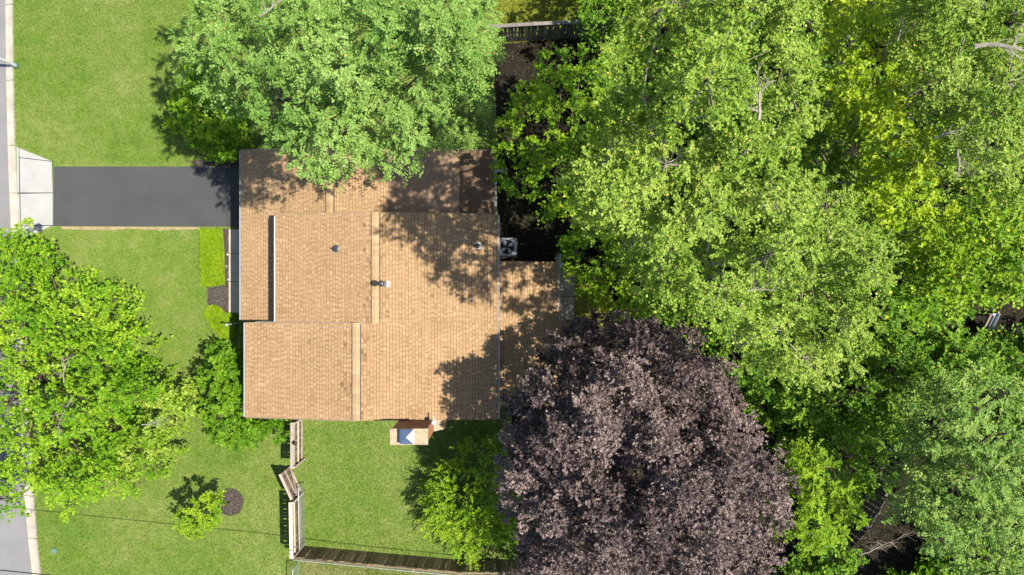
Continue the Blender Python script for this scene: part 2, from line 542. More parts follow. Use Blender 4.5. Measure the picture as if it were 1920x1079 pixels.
# concrete apron: slabs with recessed joints
apron = empty('driveway_apron', (*at(65, 363)[:2], 0))
tag(apron, kind='structure')
MB().slab(gp((31, 276), (98, 303.5), (99.6, 424), (38, 449)), -0.03, 0.012).build('joint_bed', M['asphalt_dark'], apron)
for pl in ([(31.5, 276), (35.5, 278), (36.5, 362), (33, 362)], [(33.2, 364.4), (36.8, 364.4), (39, 446), (38, 446)],
           [(36.6, 278.6), (97, 303), (37.2, 296)], [(37.5, 297.3), (97.4, 304.3), (99, 362), (38.5, 362)],
           [(38.7, 364.4), (99, 363.2), (99.4, 423), (40, 423)], [(40.2, 424.4), (98, 424.4), (41, 449)]):
    MB().slab(gp(*pl), -0.02, 0.03).build('concrete_slab', M['concrete'], apron, bevel=0.006)
dr = MB().slab(gp((100.5, 313), (425, 313), (425, 426), (100.5, 425)), -0.02, 0.022).build('driveway', M['asphalt_new'])
tag(dr, kind='structure')
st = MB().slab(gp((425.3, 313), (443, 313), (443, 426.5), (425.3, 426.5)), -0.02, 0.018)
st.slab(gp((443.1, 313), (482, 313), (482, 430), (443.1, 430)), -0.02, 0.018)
tag(st.build('driveway_strip', M['asphalt_dark']), kind='structure')  # strip at the garage end, in a slightly darker asphalt tone
soil = MB().slab(gp((112, 425.8), (375, 427), (375, 431), (300, 433), (240, 430), (215, 433), (150, 432), (118, 430)), -0.02, 0.010)
tag(soil.build('bare_soil_edge', M['edging_soil']), kind='structure')

# front bed
BED = [(377, 431), (422, 430), (443, 430), (443, 632), (420, 640), (405, 620), (384, 590), (390, 572), (390, 540), (380, 536)]
bed = MB().sheet(gp(*BED), 0.008).build('mulch_bed', M['mulch'])
tag(bed, kind='structure')
walkp = empty('front_path', (*at(437, 510)[:2], 0))
tag(walkp, kind='structure')
for y0, y1 in ((431, 476), (477, 528), (529, 587)):
    MB().slab(gp((429.5, y0), (443, y0), (475, y0), (475, y1), (443, y1), (429.5, y1)), -0.02, 0.05).build('path_slab', M['walk'], walkp, bevel=0.008)
RING_C = at(432, 942)
ring = MB().sheet([(RING_C[0] + .66 * math.cos(a) * (1 + .03 * math.sin(5 * a)), RING_C[1] + .69 * math.sin(a)) for a in np.linspace(0, 2 * math.pi, 40)[:-1]], 0.008).build('mulch_ring', M['mulch'])
tag(ring, kind='structure')
NB = [(355, 302), (452, 300), (482, 300), (482, 312.5), (365, 312.5)]
tag(MB().sheet(gp(*NB), 0.007).build('planting_strip', M['mulch']), kind='structure')
patio = empty('side_path', (*at(1062, 560)[:2], 0))
tag(patio, kind='structure')
MB().slab(gp((1046, 505), (1080, 510), (1078, 556), (1044, 556)), -0.02, 0.03).build('concrete_slab', M['walk'], patio, bevel=0.006)
MB().slab(gp((1044, 557), (1078, 557), (1076, 606), (1042, 606)), -0.02, 0.03).build('concrete_slab', M['walk'], patio, bevel=0.006)
DRY = gp((1081, 512), (1130, 515), (1150, 570), (1130, 612), (1077, 612))
tag(MB().sheet(DRY, 0.010).build('dry_grass_patch', M['yellow_grass']), kind='structure')


# ------------------------------------------------------------------ grass, litter and chips that nobody could count
def scatter(n, box, polys, holes, seed):
    r = np.random.default_rng(seed)
    x = r.uniform(box[0], box[1], n)
    y = r.uniform(box[2], box[3], n)
    ok = np.zeros(n, bool)
    for p in polys: ok |= in_poly(x, y, p)
    for p in holes: ok &= ~in_poly(x, y, p)
    return x[ok], y[ok], r


def blades(name, label, cat, n, box, polys, holes, mat, hgt=(0.05, 0.11), wid=0.018, lean=1.0, z0=0.0, seed=1, parent=None, lump=0.0):
    x, y, r = scatter(n, box, polys, holes, seed)
    k = len(x)
    a = r.uniform(0, 2 * math.pi, k)
    h = r.uniform(hgt[0], hgt[1], k)
    ln = h * r.uniform(0.35, 1.15, k) * lean
    B = np.stack([x, y, z0 + lump * (np.sin(x * 7.3 + 1.7 * np.sin(y * 5.1)) * np.cos(y * 6.1) * .5 + .5)], 1)
    d = np.stack([np.cos(a), np.sin(a), np.zeros(k)], 1)
    s = np.stack([-np.sin(a), np.cos(a), np.zeros(k)], 1) * (wid * r.uniform(.6, 1.2, k))[:, None]
    tip = B + d * ln[:, None]
    tip[:, 2] += h * 0.75
    V = np.stack([B - s * .5, B + s * .5, tip], 1).reshape(-1, 3)
    T = np.arange(3 * k).reshape(-1, 3)
    o = link(name, np_mesh(name, V, T, {'rnd': r.random(k), 'clump': r.random(k)}), mat, parent)
    tag(o, label, cat, kind='stuff')
    return o


house_hole = gp((470, 300), (905, 300), (905, 760), (478, 760))
holes = [gp((28, 270), (100, 302), (100, 310), (445, 312), (445, 428), (377, 428), (100, 428), (40, 450)), house_hole, gp(*BED), gp(*NB),
         [(RING_C[0] + .62 * math.cos(a), RING_C[1] + .64 * math.sin(a)) for a in np.linspace(0, 6.28, 24)[:-1]],
         gp((115, 426), (372, 427), (372, 430), (120, 431)), gp((566, 1038), (700, 1050), (868, 1066), (1010, 1067), (1010, 1200), (558, 1200))]
vis_lawn = gp(*([p for p in EDGE if -200 <= p[1] <= 1200] + [(985, 1200), (970, 1050), (950, 760), (930, 700), (930, 280), (925, -100)]))
blades('lawn_grass', 'short mown grass blades covering the sunny front and side lawn', 'grass', 560000,
       (-25.5, 1.0, -15.2, 15.2), [vis_lawn], holes, M['blade'], (0.045, 0.105), 0.022, 1.1, 0.0, 3)
ROUGH = gp((566, 1038), (700, 1050), (868, 1066), (1010, 1067), (1010, 1200), (558, 1200))
rough_mat = [(0.32, (0.085, 0.125, 0.020)), (0.45, (0.125, 0.160, 0.034)), (0.55, (0.165, 0.180, 0.060)), (0.66, (0.21, 0.21, 0.095))]
tag(MB().sheet(ROUGH, 0.004).build('rough_grass_strip', lawn_material('rough', rough_mat)), kind='structure')
blades('rough_grass', 'drier paler grass beyond the dark board fence at the bottom', 'grass', 36000, (-10.8, 1.6, -15.2, -12.9), [ROUGH], [], lawn_material('rough_blade', rough_mat, True), (0.05, 0.13), .024, 1.1, 0.004, 13)
LB1 = gp((377, 431), (418, 431), (421, 470), (422, 534), (400, 538), (380, 537))
LB2 = gp((384, 590), (390, 575), (402, 572), (416, 578), (424, 588), (443, 589), (443, 632), (420, 640), (408, 622), (396, 608))
for pl, nm in ((LB1, 'rectangular bed of dense lime green groundcover beside the driveway end'), (LB2, 'curved patch of lime green groundcover near the white post')):
    xs_, ys_ = [p[0] for p in pl], [p[1] for p in pl]
    base = MB().slab(pl, 0.0, 0.07).mesh('groundcover')
    o = link('groundcover', base, M['lime'])
    tag(o, nm, 'groundcover', kind='stuff')
    b = blades('groundcover_blades', None, None, 16000, (min(xs_) - .05, max(xs_) + .05, min(ys_) - .05, max(ys_) + .05), [pl], [], M['lime_blade'], (0.05, 0.12), 0.03, 1.0, 0.045, 11, o, .12)
blades('mulch_chips', 'brown bark chips spread over the front bed and round the young tree', 'mulch', 60000, (-15.5, -12.9, -11.4, 6.3),
       [gp(*BED), gp(*NB), [(RING_C[0] + .65 * math.cos(a), RING_C[1] + .66 * math.sin(a)) for a in np.linspace(0, 6.28, 24)[:-1]]],
       [LB1, LB2, gp((429, 428), (476, 428), (476, 588), (429, 588))], M['chip'], (0.02, 0.07), 0.03, 2.4, 0.006, 5)
blades('neighbour_grass', 'yellow-green long grass beyond the grey board fence', 'grass', 26000, (-1.2, 5.5, 12.0, 16.5),
       [gp((925, 84), (1100, 70), (1110, -100), (926, -100))], [], lawn_material('ygb', [(0.3, (0.08, 0.12, 0.01)), (0.5, (0.15, 0.18, 0.015)), (0.7, (0.23, 0.23, 0.03))], True), (0.06, 0.16), 0.03, 1.0, 0.0, 8)
blades('dry_grass', 'sparse dry yellow grass beside the concrete path behind the house', 'grass', 6000, (2.8, 5.2, -2.2, 1.0),
       [DRY], [], lawn_material('dgb', [(0.3, (0.22, 0.24, 0.03)), (0.5, (0.34, 0.31, 0.06)), (0.7, (0.46, 0.38, 0.12))], True), (0.05, 0.13), 0.03, 1.0, 0.01, 9)
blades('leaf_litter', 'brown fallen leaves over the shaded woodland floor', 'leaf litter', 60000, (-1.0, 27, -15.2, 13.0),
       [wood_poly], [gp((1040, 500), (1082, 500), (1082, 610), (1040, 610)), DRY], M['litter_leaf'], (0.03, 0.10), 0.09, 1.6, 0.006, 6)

# ------------------------------------------------------------------ the house
P = 0.17                                    # roof pitch


def solve(px, z_of_x, z0=4.0):
    """x of a point seen at pixel px lying on the profile z(x)"""
    z = z0
    for _ in range(40):
        x = (px - 960) * (H - z) / F
        z = z_of_x(x)
    return x, z


house = empty('house', (-6.4, 0.2, 0))
tag(house, 'tan shingled split-level house with stepped gable roofs and brick chimney', 'house')
# north and front wing
ZN = 2.28
XN0 = (452 - 960) * (H - ZN) / F
zn_w = lambda x: ZN + P * (x - XN0)
XNR, ZNR = solve(618.5, zn_w)
zn_e = lambda x: ZNR - P * (x - XNR)
XNS, ZNS = solve(727, zn_e)                 # shingles end, rolled roofing begins
XN1 = (927 - 960) * (H - 2.95) / F
ZN1 = ZNS - 0.035 * (XN1 - XNS)
YN0, YN1 = 3.18, 6.28
# middle block
ZM = 3.62
XM0 = (516 - 960) * (H - ZM) / F
zm_w = lambda x: ZM + P * (x - XM0)
XMR, ZMR = solve(704, zm_w)
z_e = lambda x: ZMR - P * (x - XMR)         # east slope shared by middle and south
XE, ZE = solve(934, z_e)
YM0, YM1 = -1.52, 3.20
# south block
XSR, ZSR = solve(668, z_e)
zs_w = lambda x: ZSR - P * (XSR - x)
XS0, ZS0 = solve(460, zs_w)
YS = lambda x: -5.66 - 0.13 * (x - XSR) / (XE - XSR) if x > XSR else -5.66
YS1 = YM0 - 0.01

T_DECK = 0.13


def roof_plane(name, corners, zf, mat):
    mb = MB().slab(corners, [zf(x) - T_DECK for x, y in corners], [zf(x) for x, y in corners])
    return mb.build(name, mat, house)


planes = []     # (part, x0, x1, zf, y-low fn, y-high fn, slopes down to +x?)
r1 = roof_plane('roof', [(XN0, YM0 + .004), (XM0 + .35, YM0 + .004), (XM0 + .35, YN0 - .004), (XNR, YN0 - .004), (XNR, YN1), (XN0, YN1)], zn_w, M['deck'])
r1['label'] = 'low front roof slope over the garage'
planes.append((r1, XN0, XM0 + .3, zn_w, lambda x: YM0 + .01, lambda x: YN1, -1))
planes.append((r1, XM0 + .3, XNR, zn_w, lambda x: YN0, lambda x: YN1, -1))
r2 = roof_plane('roof', [(XNR + .004, YN0 - .004), (XNS, YN0 - .004), (XNS, YN1), (XNR + .004, YN1)], zn_e, M['deck'])
planes.append((r2, XNR, XNS, zn_e, lambda x: YN0, lambda x: YN1, 1))
zflat = lambda x: ZNS - 0.02 - 0.035 * (x - XNS)
r3 = roof_plane('flat_roof', [(XNS + .004, YN0 - .004), (XN1, YN0 - .004), (XN1, YN1), (XNS + .004, YN1)], zflat, M['deck'])
r3['label'] = 'smooth brown rolled roofing on the low-slope rear roof'
r4 = roof_plane('roof', [(XM0, YM0 - .002), (XMR, YM0 - .002), (XMR, YM1), (XM0, YM1)], zm_w, M['deck'])
planes.append((r4, XM0, XMR, zm_w, lambda x: YM0, lambda x: YM1, -1))
r5 = roof_plane('roof', [(XMR + .003, YM0), (XE, YM0), (XE, YM1), (XMR + .003, YM1)], z_e, M['deck'])
planes.append((r5, XMR, XE, z_e, lambda x: YM0, lambda x: YM1, 1))
r6 = roof_plane('roof', [(XS0, YS(XS0)), (XSR, YS(XSR)), (XSR, YS1), (XS0, YS1)], zs_w, M['deck'])
planes.append((r6, XS0, XSR, zs_w, YS, lambda x: YS1, -1))
r7 = roof_plane('roof', [(XSR + .003, YS(XSR)), (XE, YS(XE)), (XE, YS1), (XSR + .003, YS1)], z_e, M['deck'])
planes.append((r7, XSR, XE, z_e, YS, lambda x: YS1, 1))
# low rear addition
ZA = 2.95
XA0, XA1, XA2 = XE + .06, (1047 - 960) * (H - 2.35) / F, (1088 - 960) * (H - 2.2) / F
pa = 0.22
za = lambda x: ZA - pa * (x - XA0)
YA1 = (540 - 491) * (H - ZA) / F
YA0 = (540 - 763) * (H - 2.8) / F
YAm = (540 - 601) * (H - 2.4) / F
r8 = roof_plane('roof', [(XA0, YA0), (XA1, YA0), (XA1, YA1), (XA0, YA1)], za, M['deck'])
r8['label'] = 'low rear lean-to roof shaded by the purple tree'
planes.append((r8, XA0, XA1, za, lambda x: YA0, lambda x: YA1, 1))
r9 = roof_plane('roof', [(XA1 + .004, YA0), (XA2, YA0), (XA2, YAm), (XA1 + .004, YAm)], za, M['deck'])
planes.append((r9, XA1, XA2, za, lambda x: YA0, lambda x: YAm, 1))

# shingle courses: every tab has its own edges and butt; rows step down the slope
COURSE = 0.137


def tab_block(x_hi, x_lo, y0, y1, zf, t_hi, t_lo):
    """one shingle: thin at the top, thick at its butt; x_hi is upslope"""
    xs = (x_hi, x_lo)
    v = [(x_hi, y0, zf(x_hi) + t_hi), (x_lo, y0, zf(x_lo) + t_lo), (x_lo, y1, zf(x_lo) + t_lo), (x_hi, y1, zf(x_hi) + t_hi),
         (x_lo, y0, zf(x_lo)), (x_lo, y1, zf(x_lo)), (x_hi, y0, zf(x_hi)), (x_hi, y1, zf(x_hi))]
    f = [(0, 1, 2), (0, 2, 3), (1, 4, 5), (1, 5, 2), (0, 6, 4), (0, 4, 1), (3, 2, 5), (3, 5, 7)]
    return v, f


per = {}
cand = []
srng = random.Random(4)
for part, x0, x1, zf, yl, yh, sgn in planes:
    dx = COURSE / math.sqrt(1 + P * P)
    n = int((x1 - x0) / dx)
    V, Fc, R = per.setdefault(part.name, ([], [], []))
    for i in range(n + 1):
        if sgn > 0:
            hi, lo = x0 + i * dx, min(x0 + (i + 1) * dx + .012, x1 + .01)
        else:
            hi, lo = x1 - i * dx, max(x1 - (i + 1) * dx - .012, x0 - .01)
        if abs(hi - lo) < .03: continue
        ya, yb = yl((hi + lo) / 2) - .012, yh((hi + lo) / 2) + .012
        # under-layer of the course (the darker slots between tabs)
        y = ya
        while y < yb - .01:
            e = min(y + srng.uniform(.5, 1.0), yb)
            v, f = tab_block(hi, lo, y, e, zf, .001, .003)
            b = len(V); V += v; Fc += [tuple(k + b for k in q) for q in f]; R += [srng.uniform(0.16, 0.5)] * len(f)
            y = e
        y = ya
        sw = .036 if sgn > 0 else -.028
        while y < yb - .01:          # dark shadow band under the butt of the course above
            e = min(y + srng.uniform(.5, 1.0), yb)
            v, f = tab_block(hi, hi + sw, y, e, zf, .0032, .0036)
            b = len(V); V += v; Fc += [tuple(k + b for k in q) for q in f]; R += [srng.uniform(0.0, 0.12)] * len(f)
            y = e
        y = ya + srng.uniform(0, .12)
        while y < yb - .05:
            w = srng.choice((.105, .115, .125, .135, .17))
            e = min(y + w, yb)
            c = min(1, max(0, srng.gauss(.62, .16)))
            th = hi + (.034 if sgn > 0 else -.026)
            if part in (r5, r4, r7, r6) and i in (1, 2, 3) and len(cand) < 300 and e < yb - .2 and srng.random() < .9:
                cand.append((part, th, lo, y, e, zf, sgn))
            else:
                v, f = tab_block(th, lo, y, e, zf, .005, .008)
                b = len(V); V += v; Fc += [tuple(k + b for k in q) for q in f]; R += [c] * len(f)
            y = e + srng.choice((.06, .07, .08, .10))
for part in {p[0].name: p[0] for p in planes}.values():
    V, Fc, R = per[part.name]
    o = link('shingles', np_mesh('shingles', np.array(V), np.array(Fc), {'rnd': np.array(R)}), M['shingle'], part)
    tag(o, kind='stuff')
# tabs next to the ridges, one by one
unit = {}
for part, hi, lo, y0, y1, zf, sgn in cand:
    w = round(y1 - y0, 3)
    key = (w, sgn)
    if key not in unit:
        z0 = zf(hi)
        v, f = tab_block(0, (lo - hi), 0, w, lambda x, hi=hi, z0=z0, zf=zf: zf(x + hi) - z0, .005, .008)
        me = bpy.data.meshes.new('shingle')
        me.from_pydata(v, [], f)
        me.materials.append(M['shingle_single'])
        unit[key] = me
    link('shingle', unit[key], None, part, (hi, y0, zf(hi)))

# ridge caps
capm = {}


def ridge(part, x, z, y0, y1):
    n = int((y1 - y0) / .142)
    step = (y1 - y0) / n
    if 'cap' not in capm:
        mb = MB()
        w, l = .16, step + .03
        for sg in (-1, 1):
            a = [(0, 0, .034), (sg * w, 0, .034 - w * P), (sg * w, l, .022 - w * P), (0, l, .022)]
            b_ = [(p[0], p[1], p[2] - .012) for p in a]
            mb.add(a + b_, [(0, 1, 2, 3) if sg > 0 else (3, 2, 1, 0), (0, 4, 5, 1), (1, 5, 6, 2), (2, 6, 7, 3)])
        capm['cap'] = mb.mesh('ridge_cap')
        capm['cap'].materials.append(M['ridge_cap'])
    for i in range(n):
        o = link('ridge_cap', capm['cap'], None, part, (x + srng.uniform(-.004, .004), y0 + i * step, z + .022))


for part, x_, z_, a_, b_ in ((r2, XNR, ZNR, YN0 + .02, YN1 - .02), (r5, XMR, ZMR, YM0 + .02, YM1 - .02), (r7, XSR, ZSR, -5.64, YS1 - .02)):
    mb = MB()
    for sg in (-1, 1):
        w_ = .20
        a4 = [(x_, a_, z_ + .022), (x_ + sg * w_, a_, z_ + .020 - w_ * P), (x_ + sg * w_, b_, z_ + .020 - w_ * P), (x_, b_, z_ + .022)]
        mb.add(a4 + [(p_[0], p_[1], p_[2] - .02) for p_ in a4], [(0, 1, 2, 3) if sg > 0 else (3, 2, 1, 0), (0, 4, 5, 1), (1, 5, 6, 2), (2, 6, 7, 3)])
    mb.build('ridge_vent', M['black'], part)
ridge(r2, XNR + .0, ZNR, YN0 + .02, YN1)
ridge(r5, XMR, ZMR, YM0 + .0, YM1)
ridge(r7, XSR, ZSR, -5.66, YS1)
# rolled roofing sheets
xs = np.linspace(XNS + .02, XN1 + .012, 4)
for i in range(3):
    a, b = xs[i], xs[i + 1] - .002
    lift = .006 + .004 * (i % 2)
    MB().slab([(a - (.05 if i else 0), YN0 + .01), (b, YN0 + .01), (b, YN1 + .01), (a - (.05 if i else 0), YN1 + .01)],
              [zflat(x) + .002 + (.004 if i else 0) for x in (a, b, b, a)], [zflat(x) + lift + .012 * (x == a) * 0 for x in (a, b, b, a)]).build('roofing_sheet', M['rolled'], r3)


# gutters and fascia boards
def gutter(part, x, y0, y1, z, sgn, name='gutter', brackets=True):
    """open channel along y at the eave; sgn is the outward side"""
    w, h, t = .062, .09, .010
    o0, o1 = sorted((x, x + sgn * w))
    mb = MB()
    mb.box(o0, o1, y0, y1, z - h, z - h + t)
    fx = (x + sgn * w, x + sgn * (w - t))
    mb.box(min(fx), max(fx), y0, y1, z - h + t, z + .004)
    bx_ = (x + sgn * .002, x + sgn * t)
    mb.box(min(bx_), max(bx_), y0, y1, z - h + t, z - .012)
    g = mb.build(name, M['white'], part)
    return g


def fascia_end(part, pts, y, t=.025):
    """rake board along a gable edge; pts of (x, z) with z the roof top"""
    mb = MB()
    for (xa, za_), (xb, zb_) in zip(pts[:-1], pts[1:]):
        mb.add([(xa, y, za_ - .17), (xb, y, zb_ - .17), (xb, y, zb_ - .004), (xa, y, za_ - .004),
                (xa, y + t, za_ - .17), (xb, y + t, zb_ - .17), (xb, y + t, zb_ - .004), (xa, y + t, za_ - .004)],
               [(0, 1, 2, 3), (7, 6, 5, 4), (3, 2, 6, 7), (0, 4, 5, 1), (0, 3, 7, 4), (1, 5, 6, 2)])
    return mb.build('rake_board', M['fascia'], part)


gutter(r1, XN0 - .005, YM0 + .02, YN1, zn_w(XN0) + .01, -1)
gutter(r6, XS0 - .005, -5.66, YS1 - .01, ZS0 + .01, -1)
MB().box(XM0 - .045, XM0 - .004, YM0 + .02, YM1 - .08, ZM - .16, ZM + .012).build('eave_board', M['white'], r4)
gutter(r5, XE + .005, YM0, YM1, ZE + .005, 1)
gutter(r7, XE + .005, YS(XE), YS1, ZE + .005, 1)
gutter(r3, XN1 + .015, YN0 + .03, YN1, zflat(XN1) + .01, 1)
gutter(r8, XA1 + .005, YAm + .02, YA1, za(XA1) + .005, 1)
for yy in np.arange(YS(XE) + .5, YM1, .78):
    MB().box(XE + .008, XE + .095, yy, yy + .03, ZE + .0095, ZE + .016).build('gutter_bracket', M['white'], r7 if yy < YM0 else r5)
fascia_end(r1, [(XN0, ZN), (XNR, ZNR)], YN1 + .013)
fascia_end(r2, [(XNR, ZNR), (XNS, ZNS)], YN1 + .013)
fascia_end(r6, [(XS0, ZS0), (XSR, ZSR)], -5.66 - .042)
fascia_end(r4, [(XM0, ZM), (XMR, ZMR)], YM1 + .013)
fascia_end(r5, [(XMR, ZMR), (XE, ZE)], YM1 + .013)

# walls under the roofs
wl = MB()


def wall_prism(prof, y0, y1):
    n = len(prof)
    v = [(x, y0, z) for x, z in prof] + [(x, y1, z) for x, z in prof]
    wl.add(v, [tuple(range(n)), tuple(range(2 * n - 1, n - 1, -1))] + [(i, n + i, n + (i + 1) % n, (i + 1) % n) for i in range(n)])


d = T_DECK + .01
wall_prism([(XN0 + .4, -.05), (XN1 - .15, -.05), (XN1 - .15, zflat(XN1 - .15) - d), (XNS, zflat(XNS) - d - .02), (XNR, ZNR - d), (XN0 + .4, zn_w(XN0 + .4) - d)], YN0 + .05, YN1 - .3)
wall_prism([(XN0 + .41, -.05), (XM0 + .3, -.05), (XM0 + .3, zn_w(XM0 + .3) - d), (XN0 + .41, zn_w(XN0 + .41) - d)], YM0 + .03, YN0 + .045)
wall_prism([(XM0 + .31, -.05), (XE - .35, -.05), (XE - .35, z_e(XE - .35) - d), (XMR, ZMR - d), (XM0 + .31, zm_w(XM0 + .31) - d)], YM0 + .04, YM1 - .2)
wall_prism([(XS0 + .4, -.05), (XE - .352, -.05), (XE - .352, z_e(XE - .35) - d), (XSR, ZSR - d), (XS0 + .4, zs_w(XS0 + .4) - d)], -5.36, YM0 + .02)
wall_prism([(XE - .34, -.05), (XA1 - .3, -.05), (XA1 - .3, za(XA1 - .3) - d), (XA0, za(XA0) - d), (XE - .34, za(XA0) - d)], YA0 + .25, YA1 - .25)
wl.build('wall', M['siding'], house)
# garage door with panels, front door, windows
gd = MB().box(XN0 + .36, XN0 + .398, 3.35, 5.75, .03, 2.15).build('garage_door', M['white'], house)
for k in range(4):
    for j in range(4):
        MB().box(XN0 + .335, XN0 + .358, 3.42 + j * .58, 3.95 + j * .58, .10 + k * .52, .55 + k * .52).build('door_panel', M['white'], gd)
fd = MB().box(XN0 + .37, XN0 + .408, -.9, .05, .05, 2.1).build('front_door', M['plastic_red'], house)
MB().lathe((XN0 + .35, -.05, 1.0), [(.0, -.03), (.03, -.02), (.03, .02), (.0, .03)], 10).build('handle', M['galv'], fd)


def window(x, sgn, y0, y1, z0, z1):
    a = sorted((x, x + sgn * .05))
    fr = MB()
    for (ya, yb, zc, zd) in ((y0, y1, z0 - .06, z0), (y0, y1, z1, z1 + .06), (y0 - .06, y0, z0 - .06, z1 + .06), (y1, y1 + .06, z0 - .06, z1 + .06), ((y0 + y1) / 2 - .02, (y0 + y1) / 2 + .02, z0, z1)):
        fr.box(a[0], a[1], ya, yb, zc, zd)
    w = fr.build('window', M['white'], house)
    g = sorted((x + sgn * .01, x + sgn * .02))
    MB().box(g[0], g[1], y0 + .001, y1 - .001, z0 + .001, z1 - .001).build('pane', M['glass'], w)


window(XN0 + .40, -1, .8, 2.4, .9, 2.0)
window(XS0 + .39, -1, -4.6, -3.0, 1.0, 2.3)
window(XE - .33, 1, 1.9, 2.7, 1.0, 2.0)
window(XA1 - .29, 1, -1.0, .4, .9, 1.9)

# roof vents and the flue on the ridge
x, z = solve(630, zm_w)
vt = MB().lathe((x, at(0, 467, z)[1], z - .02), [(.16, .0), (.16, .012 + .03), (.085, .07), (.05, .10), (.05, .34), (.035, .34), (.035, .30)], 16).build('vent_pipe', M['dark_metal'], r4)
x, z = solve(897, z_e)
yv = at(0, 462, z)[1]
mb = MB()
mb.add([(x + a * .13, yv + b * .14, z_e(x + a * .13) + zz) for zz in (.015, .035) for a, b in ((-1, -1), (1, -1), (1, 1), (-1, 1))],
       [(3, 2, 1, 0), (4, 5, 6, 7), (0, 1, 5, 4), (1, 2, 6, 5), (2, 3, 7, 6), (3, 0, 4, 7)])
fl_ = mb.build('flashing', M['white'], r5)
MB().lathe((x - .04, yv, z), [(.12, .02), (.11, .06), (.055, .09), (.055, .36), (.04, .36), (.04, .28)], 16).build('vent_pipe', M['dark_metal'], r5)
xf, zf_ = solve(722, z_e)
yf = at(0, 533, zf_)[1]
mb = MB()
mb.add([(xf + a * .14 + .06, yf + b * .12, z_e(xf + a * .14 + .06) + zz) for zz in (.016, .034) for a, b in ((-1, -1), (1, -1), (1, 1), (-1, 1))],
       [(3, 2, 1, 0), (4, 5, 6, 7), (0, 1, 5, 4), (1, 2, 6, 5), (2, 3, 7, 6), (3, 0, 4, 7)])
mb.build('flashing', M['galv'], r5)
MB().lathe((xf, yf, zf_), [(.13, .0), (.10, .14), (.085, .16), (.085, .78)], 20).build('flue', M['galv'], r5, smooth=True)
MB().lathe((xf, yf, zf_ + .78), [(.09, 0), (.135, .02), (.135, .12), (.10, .17), (.02, .19)], 20).build('flue_cap', M['dark_metal'], r5, smooth=True)

# chimney: brick shaft with wider base, stone shoulders, crown and a metal cap
ZC = 6.05
cx0, _, _ = at(733, 0, ZC); cx1, _, _ = at(800, 0, ZC)
_, cy1, _ = at(0, 799, ZC); _, cy0, _ = at(0, 833, ZC)
cy1 = min(cy1, -5.73)
chim = MB().box(cx0 + .03, cx1 - .03, cy0 + .03, cy1 - .03, -.05, ZC - .12)
chim.box(cx1 - .02, cx1 + .42, cy0 + .03, cy1 - .03, -.05, 3.0)
chim = chim.build('chimney', M['mortar'], house)
bv, bf, br = [], [], []
crng = random.Random(3)


def brick_ring(x0, x1, y0, y1, z0, z1):
    z, k = z0, 0
    while z < z1 - .05:
        for axis, a0, a1, f0, f1 in (('x', x0, x1, y0, y0 + .05), ('x', x0, x1, y1 - .05, y1), ('y', y0 + .055, y1 - .055, x0, x0 + .05), ('y', y0 + .055, y1 - .055, x1 - .05, x1)):
            p = a0 - (.105 if k % 2 else 0)
            while p < a1 - .03:
                q0, q1 = max(p, a0), min(p + .2, a1)
                if q1 - q0 > .03:
                    mb = MB()
                    if axis == 'x': mb.box(q0, q1, f0, f1, z, z + .062)
                    else: mb.box(f0, f1, q0, q1, z, z + .062)
                    b = len(bv); bv.extend(mb.v)
                    rr = crng.random()
                    for q in mb.f:
                        bf.append((q[0] + b, q[1] + b, q[2] + b)); bf.append((q[0] + b, q[2] + b, q[3] + b)); br.extend((rr, rr))
                p += .21
        z += .073
        k += 1


brick_ring(cx0, cx1, cy0, cy1, 0, ZC - .14)
brick_ring(cx1 + .006, cx1 + .45, cy0, cy1, 0, 3.0)
tag(link('bricks', np_mesh('bricks', np.array(bv), np.array(bf), {'rnd': np.array(br)}), M['brick'], chim), kind='stuff')
MB().slab([(cx1 + .003, cy0 - .03), (cx1 + .48, cy0 - .03), (cx1 + .48, cy1 + .0), (cx1 + .003, cy1 + .0)], 3.002, [3.5, 3.04, 3.04, 3.5]).build('shoulder', M['cap_stone'], chim)
MB().slab([(cx0 - .05, cy0 - .05), (cx1 + .05, cy0 - .05), (cx1 + .05, cy1 + .04), (cx0 - .05, cy1 + .04)], ZC - .12, ZC).build('crown', M['cap_stone'], chim, bevel=.02)
fx, fy, _ = at(762, 821, ZC + .35)
cap = MB()
for sx in (-1, 1):
    for sy in (-1, 1):
        cap.box(fx + sx * .24 - .012, fx + sx * .24 + .012, fy + sy * .24 - .012, fy + sy * .24 + .012, ZC, ZC + .22)
cp = cap.build('flue_cap', M['galv'], chim)
MB().box(fx - .18, fx + .18, fy - .18, fy + .18, ZC - .02, ZC + .12).build('flue_liner', M['black'], cp)
hp = MB()
q = .29
hp.add([(fx - q, fy - q, ZC + .22), (fx + q, fy - q, ZC + .22), (fx + q, fy + q, ZC + .22), (fx - q, fy + q, ZC + .22),
        (fx - q, fy - q, ZC + .25), (fx + q, fy - q, ZC + .25), (fx + q, fy + q, ZC + .25), (fx - q, fy + q, ZC + .25), (fx, fy, ZC + .38)],
       [(3, 2, 1, 0), (0, 1, 5, 4), (1, 2, 6, 5), (2, 3, 7, 6), (3, 0, 4, 7), (4, 5, 8), (5, 6, 8), (6, 7, 8), (7, 4, 8)])
hp.build('cap_hood', M['cap_metal'], cp)
lx, ly, lz = at(812, 794, 4.75)
lamp = MB().lathe((lx, ly, lz - .25), [(.06, 0), (.09, .06), (.11, .16), (.06, .22), (.0, .24)], 14).build('flood_light', M['white'], house, smooth=True)
MB().box(lx - .02, lx + .02, ly, ly + .3, lz - .26, lz - .22).build('bracket', M['white'], lamp)

